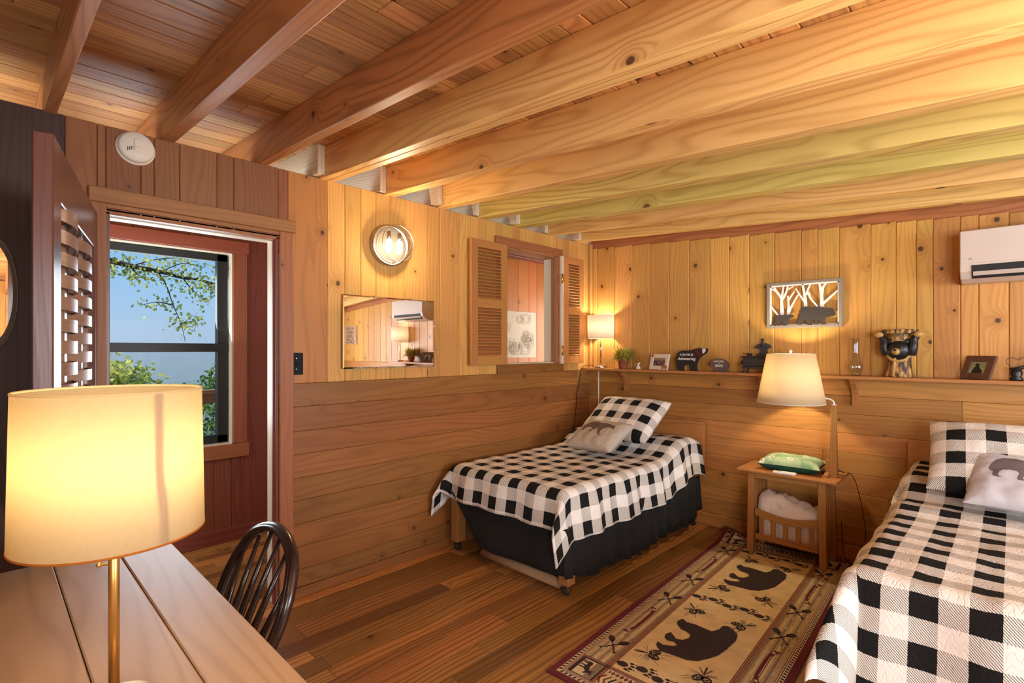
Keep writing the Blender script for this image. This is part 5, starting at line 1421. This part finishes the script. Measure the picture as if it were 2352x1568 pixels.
# ------------------------------------------------------------------ outside the passage window
BARKO = plain('tree_bark', (74, 60, 50), .9, var=.3, scale=30, bump=.5, bscale=60)
def leafmat(name, col, trans=.58):
    g = G(name); o = g.obj(); rnd = g.attr('rnd')
    c = g.mix(rnd, lin(*[x * .72 for x in col]), lin(*[min(255, x * 1.12) for x in col]))
    df = g.n('ShaderNodeBsdfDiffuse'); tr = g.n('ShaderNodeBsdfTranslucent'); g.put(df.inputs[0], c); g.put(tr.inputs[0], c)
    mx = g.n('ShaderNodeMixShader'); mx.inputs[0].default_value = trans
    g.t.links.new(df.outputs[0], mx.inputs[1]); g.t.links.new(tr.outputs[0], mx.inputs[2]); g.t.links.new(mx.outputs[0], g.out.inputs[0]); return g.m
LEAF1 = leafmat('spring_leaf', (222, 214, 112)); LEAF2 = leafmat('tree_leaf', (204, 202, 104)); LEAF3 = leafmat('bush_leaf', (112, 134, 66))
def leaves(m, centres, n, sz, mat, rg, spread):
    for c in centres:
        for k in range(n):
            p = Vector(c) + Vector((rg.gauss(0, spread), rg.gauss(0, spread), rg.gauss(0, spread * .8)))
            d = Vector((rg.uniform(-1, 1), rg.uniform(-1, 1), rg.uniform(-1, .5))).normalized(); n_ = Vector((rg.uniform(-1, 1), rg.uniform(-1, 1), rg.uniform(-.4, 1))).normalized()
            e = d.cross(n_).normalized(); L = sz * rg.uniform(.6, 1.2)
            m.add(([tuple(p), tuple(p + d * L * .5 + e * L * .34), tuple(p + d * L), tuple(p + d * L * .5 - e * L * .34)], [(0, 1, 2, 3)]), mat, rnd=rg.random())
rg = random.Random(21)
t = thing('tree_branch', 'leafy tree branch hanging across the top of the passage window', 'tree', (0, 0, 0))
D = 5.2                                                   # metres beyond the far wall
def BR(px, pz): return (px, D + .25 * sin(px * 3), pz)
main = bez([(-4.6, 5.2, 3.0), (-3.63, 5.2, 2.68), (-3.29, 5.2, 2.57), (-2.99, 5.25, 2.52), (-2.66, 5.2, 2.44), (-2.34, 5.2, 2.40), (-2.09, 5.22, 2.35), (-1.83, 5.2, 2.33), (-1.49, 5.2, 2.22)], 60)
m = MB(); m.add(tube(main, [.055 - .047 * i / (len(main) - 1) for i in range(len(main))], 8), BARKO, smooth=True); m.build('bough', t)
m = MB(); m.add(tube(bez([(-5.2, 5.3, -3), (-5.0, 5.3, 0), (-4.9, 5.25, 2), (-4.5, 5.2, 3.0), (-4.4, 5.2, 5.0)], 30), [.20 - .006 * i for i in range(30)][:25] + [.05] * 20, 10), BARKO, smooth=True); m.build('trunk', t)
tw = [[(-2.36, 5.2, 2.38), (-2.28, 5.2, 2.23), (-2.2, 5.2, 1.97), (-2.11, 5.2, 1.73), (-2.06, 5.2, 1.48)], [(-2.2, 5.2, 1.97), (-2.38, 5.2, 2.0), (-2.55, 5.2, 1.95)], [(-2.11, 5.2, 1.73), (-1.93, 5.2, 1.78)],
      [(-2.66, 5.2, 2.44), (-2.38, 5.2, 2.56), (-2.04, 5.2, 2.62), (-1.66, 5.2, 2.62)], [(-2.09, 5.2, 2.35), (-1.98, 5.2, 2.2), (-1.83, 5.2, 2.06)], [(-1.83, 5.2, 2.33), (-1.69, 5.2, 2.2)], [(-2.84, 5.2, 2.49), (-2.93, 5.2, 2.36)], [(-2.66, 5.2, 2.44), (-2.59, 5.2, 2.34), (-2.48, 5.2, 2.3)], [(-2.34, 5.2, 2.4), (-2.09, 5.2, 2.54), (-1.83, 5.2, 2.51)]]
cen = []
for p in tw:
    q = bez(p, 30); m = MB(); m.add(tube(q, [.009 - .006 * i / (len(q) - 1) for i in range(len(q))], 6), BARKO, smooth=True); m.build('twig', t)
    cen += [tuple(x) for x in q[::3]]
m = MB(); leaves(m, cen[:21], 5, .06, LEAF1, rg, .06); leaves(m, cen[21:], 9, .06, LEAF1, rg, .08); leaves(m, [tuple(x) for x in main[14::2]], 9, .06, LEAF1, rg, .085)
o = m.build('leaves', t); o['kind'] = 'stuff'

def tree(lab, x, y, ztop, r, hgt, mat, n, seed):
    rg = random.Random(seed); t = thing('tree', lab, 'tree', (x, y, ztop - hgt), group=None)
    m = MB(); m.add(tube([(0, 0, -3), (.1, 0, hgt * .4), (0, .1, hgt * .85)], [.22, .16, .05], 10), BARKO, smooth=True); m.build('trunk', t)
    m = MB(); cs = []
    for k in range(60):
        a, b = rg.uniform(0, 2 * pi), rg.uniform(-1, 1); q = rg.random() ** .4
        cs.append((r * q * cos(a) * sqrt(1 - b * b), r * q * sin(a) * sqrt(1 - b * b), hgt - r * .75 + r * .75 * q * b))
    leaves(m, cs, n, .16, mat, rg, .22); o = m.build('crown', t); o['kind'] = 'stuff'
tree('yellow-green tree crown beyond the deck, just above the desk lamp', -1.85, 13.5, .98, .95, 4.5, LEAF2, 60, 4)
tree('green tree at the right edge of the passage window view', 2.05, 15.5, .90, .9, 4.5, LEAF3, 60, 6)
def bush(lab, x, y, ztop, r, seed):
    rg = random.Random(seed); t = thing('bush', lab, 'bush', (x, y, 0))
    m = MB(); cs = [(rg.uniform(-r, r), rg.uniform(-.5, .5), ztop - rg.random() ** 1.4 * (ztop + 1.2)) for k in range(110)]
    leaves(m, cs, 40, .075, LEAF3, rg, .13); o = m.build('leaves', t); o['kind'] = 'stuff'
    m = MB()
    for k in range(7):
        a = rg.uniform(-r, r) * .7; m.add(tube([(a * .3, 0, -2.5), (a * .8, 0, -.6), (a, rg.uniform(-.2, .2), ztop - .3)], [.05, .03, .01], 6), BARKO)
    m.build('stem', t)
bush('dense green bush below the deck rail outside the passage window', -1.9, 5.4, .70, 1.2, 9)
# deck rail
t = thing('deck_railing', 'brown deck railing with a wire cable outside the passage window', 'railing', (0, 2.62, 0))
RAILW = wood('deck_rail_wood', (150, 104, 70), (104, 66, 42), knot=.1, var=.1)
m = MB(); m.add(cbox(-5.2, 1.0, -.05, .05, .955, .998, .004), RAILW, (1, 0, 0)); m.add(cbox(-5.2, 1.0, -.02, .02, .87, .955, .004), RAILW, (1, 0, 0)); m.build('top_rail', t)
m = MB()
for x in (-5.1, -3.6, -1.6, .6): m.add(cbox(x - .045, x + .045, -.045, .045, -.02, .955, .004), RAILW, (0, 0, 1))
m.build('post', t)
for z in (.2, .40, .60, .78):
    m = MB(); m.add(tube([(-5.1, 0, z), (.6, 0, z)], .0035, 6), CHROME, smooth=True); m.build('cable', t)
m = MB(); y = 1.36
while y < 2.75: m.add(cbox(-5.2, 1.2, y, y + .135, -.10, -.065, .004), RAILW, (1, 0, 0)); y += .14
m.build('floor_deck', kind='structure')
# wooded hills across the valley
g = G('forested_hillside'); o = g.obj()
n = g.noise(o, .02, 6, .65); n2 = g.noise(o, .12, 4, .6)
g.pbr(g.mix(g.sstep(.35, .7, g.ma('MULTIPLY_ADD', n2, .6, g.ma('MULTIPLY', n, .4))), lin(70, 92, 70), lin(124, 142, 104)), .95, 0, .1); HILL = g.m
def ridge(x0, x1, y0, y1, base, top, seed, n=90, mrow=26):
    v = []; f = []
    for i in range(n + 1):
        x = x0 + (x1 - x0) * i / n
        tt = top + (mnoise.noise((x * .0022 + seed, seed, 0)) * .5 + mnoise.noise((x * .009 + seed, seed, 2)) * .18) * abs(top - base) * .16
        for j in range(mrow + 1):
            w = j / mrow; y = y0 + (y1 - y0) * w; k = sst(0, 1, w)
            z = base + (tt - base) * k + (mnoise.noise((x * .006, y * .006, seed)) * .10 + mnoise.noise((x * .02, y * .02, seed)) * .04) * abs(top - base) * (1 - k * .6)
            v.append((x, y, z))
    for i in range(n):
        for j in range(mrow): a = i * (mrow + 1) + j; f.append((a, a + mrow + 1, a + mrow + 2, a + 1))
    return v, f
m = MB(); m.add(ridge(-2200, 1800, 700, 1500, -190, -78, 1.0), HILL, smooth=True); m.build('hill_1', kind='structure')
m = MB(); m.add(ridge(-4200, 3600, 2000, 3600, -260, -6, 5.0), HILL, smooth=True); m.build('hill_2', kind='structure')
m = MB(); m.add(([(-5000, 60, -200), (5000, 60, -200), (5000, 4000, -262), (-5000, 4000, -262)], [(0, 1, 2, 3)]), HILL); m.build('valley_ground', kind='structure')
# blue haze filling the valley
m = MB(); m.add(box(-4500, 4500, 120, 3900, -300, 160), PALE)
g = G('valley_haze'); vs_ = g.n('ShaderNodeVolumeScatter'); vs_.inputs['Color'].default_value = (.62, .78, 1, 1); vs_.inputs['Density'].default_value = .00042; vs_.inputs['Anisotropy'].default_value = .2
g.t.links.new(vs_.outputs[0], g.out.inputs[1]); m.mats = [g.m]
o = m.build('haze'); o['kind'] = 'stuff'; tag(o, 'blue haze lying over the valley outside the passage window', 'haze')

# ------------------------------------------------------------------ light
def lamp(name, ty, loc, power, col, size=.05, rot=None, sizey=None, spread=None):
    L = bpy.data.lights.new(name, ty); L.energy = power; L.color = col[:3]
    if ty == 'AREA':
        L.size = size
        if sizey: L.shape = 'RECTANGLE'; L.size_y = sizey
        if spread: L.spread = spread
    elif ty == 'SUN': L.angle = size
    else: L.shadow_soft_size = size
    o = bpy.data.objects.new(name, L); COL.objects.link(o); o.location = loc
    if rot: o.rotation_euler = rot
    return o
WARM = (1.0, .70, .38); WARM2 = (1.0, .76, .48); DAY = (.86, .93, 1.0)
lamp('desk_lamp_light', 'POINT', (-3.816, -1.718, DZ + .46), P_DESK, (1.0, .80, .53), .09)
lamp('corner_lamp_light', 'POINT', (-.082, -.177, ZS + .39), P_SHELF, (1.0, .84, .62), .03)
lamp('mirror_lamp_light', 'POINT', (-.082, -3.38, ZS + .39), P_SHELF, (1.0, .84, .62), .03)
lamp('side_table_light', 'POINT', (-.225 + SC_[0], -2.035 + SC_[1], TZ + .66), P_SIDE, (1.0, .82, .54), .03)
for dx in (-.038, .04): lamp('wall_light_light', 'POINT', (-2.182 + dx, -.074, 2.02), P_WALL, WARM2, .02)
lamp('rear_window_daylight', 'AREA', (-1.95, YR - .03, 1.40), P_REAR, DAY, 2.0, (radians(90), 0, 0), 1.0)
lamp('passage_fill', 'AREA', (-4.70, .66, 1.5), P_HALL, DAY, 1.0, (0, radians(-90), 0), 1.6)  # added light at the closed passage end, no window behind it
lamp('passage_window_daylight', 'AREA', (-3.18, HW - .03, 1.4), P_HWIN, DAY, .9, (radians(-125), 0, 0), 1.3)
lamp('passage_end_fill', 'AREA', (1.36, .66, 1.5), P_HEND, (1, .95, .88), 1.0, (0, radians(90), 0), 1.6)  # added to brighten the passage wall behind the shutters, no opening here
lamp('added_uplight', 'AREA', (-2.7, -3.75, 1.40), P_UPFILL, (1.0, .94, .84), .5, (radians(180), 0, 0))  # added unseen fill for the ceiling, no lamp stands here
lamp('side_fill_light', 'AREA', (XL - .01, -4.2, 1.40), P_SIDEFILL, (.93, .96, 1.0), 1.1, (0, radians(-90), 0), 1.3)  # added cool fill, set in the made-up side window
lamp('sun', 'SUN', (0, 0, 30), P_SUN, (1, .95, .86), .01, (radians(52), 0, radians(-88)))

w = bpy.data.worlds.new('World'); S.world = w; w.use_nodes = True
nt = w.node_tree; nt.nodes.clear()
tc = nt.nodes.new('ShaderNodeTexCoord'); sp_ = nt.nodes.new('ShaderNodeSeparateXYZ'); nt.links.new(tc.outputs['Generated'], sp_.inputs[0])
cr = nt.nodes.new('ShaderNodeValToRGB'); el = cr.color_ramp.elements
el[0].position = 0.0; el[0].color = lin(176, 216, 250); el[1].position = .55; el[1].color = lin(74, 146, 236)
e_ = el.new(.10); e_.color = lin(150, 204, 252); e_ = el.new(.25); e_.color = lin(118, 184, 250)
nt.links.new(sp_.outputs[2], cr.inputs[0])
bgn = nt.nodes.new('ShaderNodeBackground'); bgn.inputs[1].default_value = SKY; sk = cr
ow = nt.nodes.new('ShaderNodeOutputWorld')
nt.links.new(sk.outputs[0], bgn.inputs[0]); nt.links.new(bgn.outputs[0], ow.inputs[0])

# ------------------------------------------------------------------ camera
cam = bpy.data.cameras.new('camera'); co = bpy.data.objects.new('camera', cam); COL.objects.link(co)
f_px = 1182.0
cam.sensor_width = 36.0; cam.lens = 36.0 * f_px / 2352
cam.shift_y = 18.0 / 2352; cam.clip_start = .02; cam.clip_end = 9000
co.location = (-3.976, -2.844, 1.38)
co.rotation_euler = (radians(90), 0, radians(44.189 - 90))
S.camera = co
vsn = S.view_settings
S.display_settings.display_device = 'sRGB'
vsn.view_transform = 'Standard'; vsn.look = 'None'; vsn.exposure = EXPO; vsn.gamma = 1.0; vsn.use_curve_mapping = False
S.cycles.max_bounces = 6; S.cycles.diffuse_bounces = 4; S.cycles.glossy_bounces = 3; S.cycles.transmission_bounces = 6; S.cycles.transparent_max_bounces = 12; S.cycles.volume_bounces = 0
S.cycles.sample_clamp_indirect = 4.0; S.cycles.caustics_reflective = False; S.cycles.caustics_refractive = False; S.cycles.blur_glossy = 1.0
S.cycles.use_denoising = True; S.cycles.use_adaptive_sampling = True; S.cycles.adaptive_threshold = .03
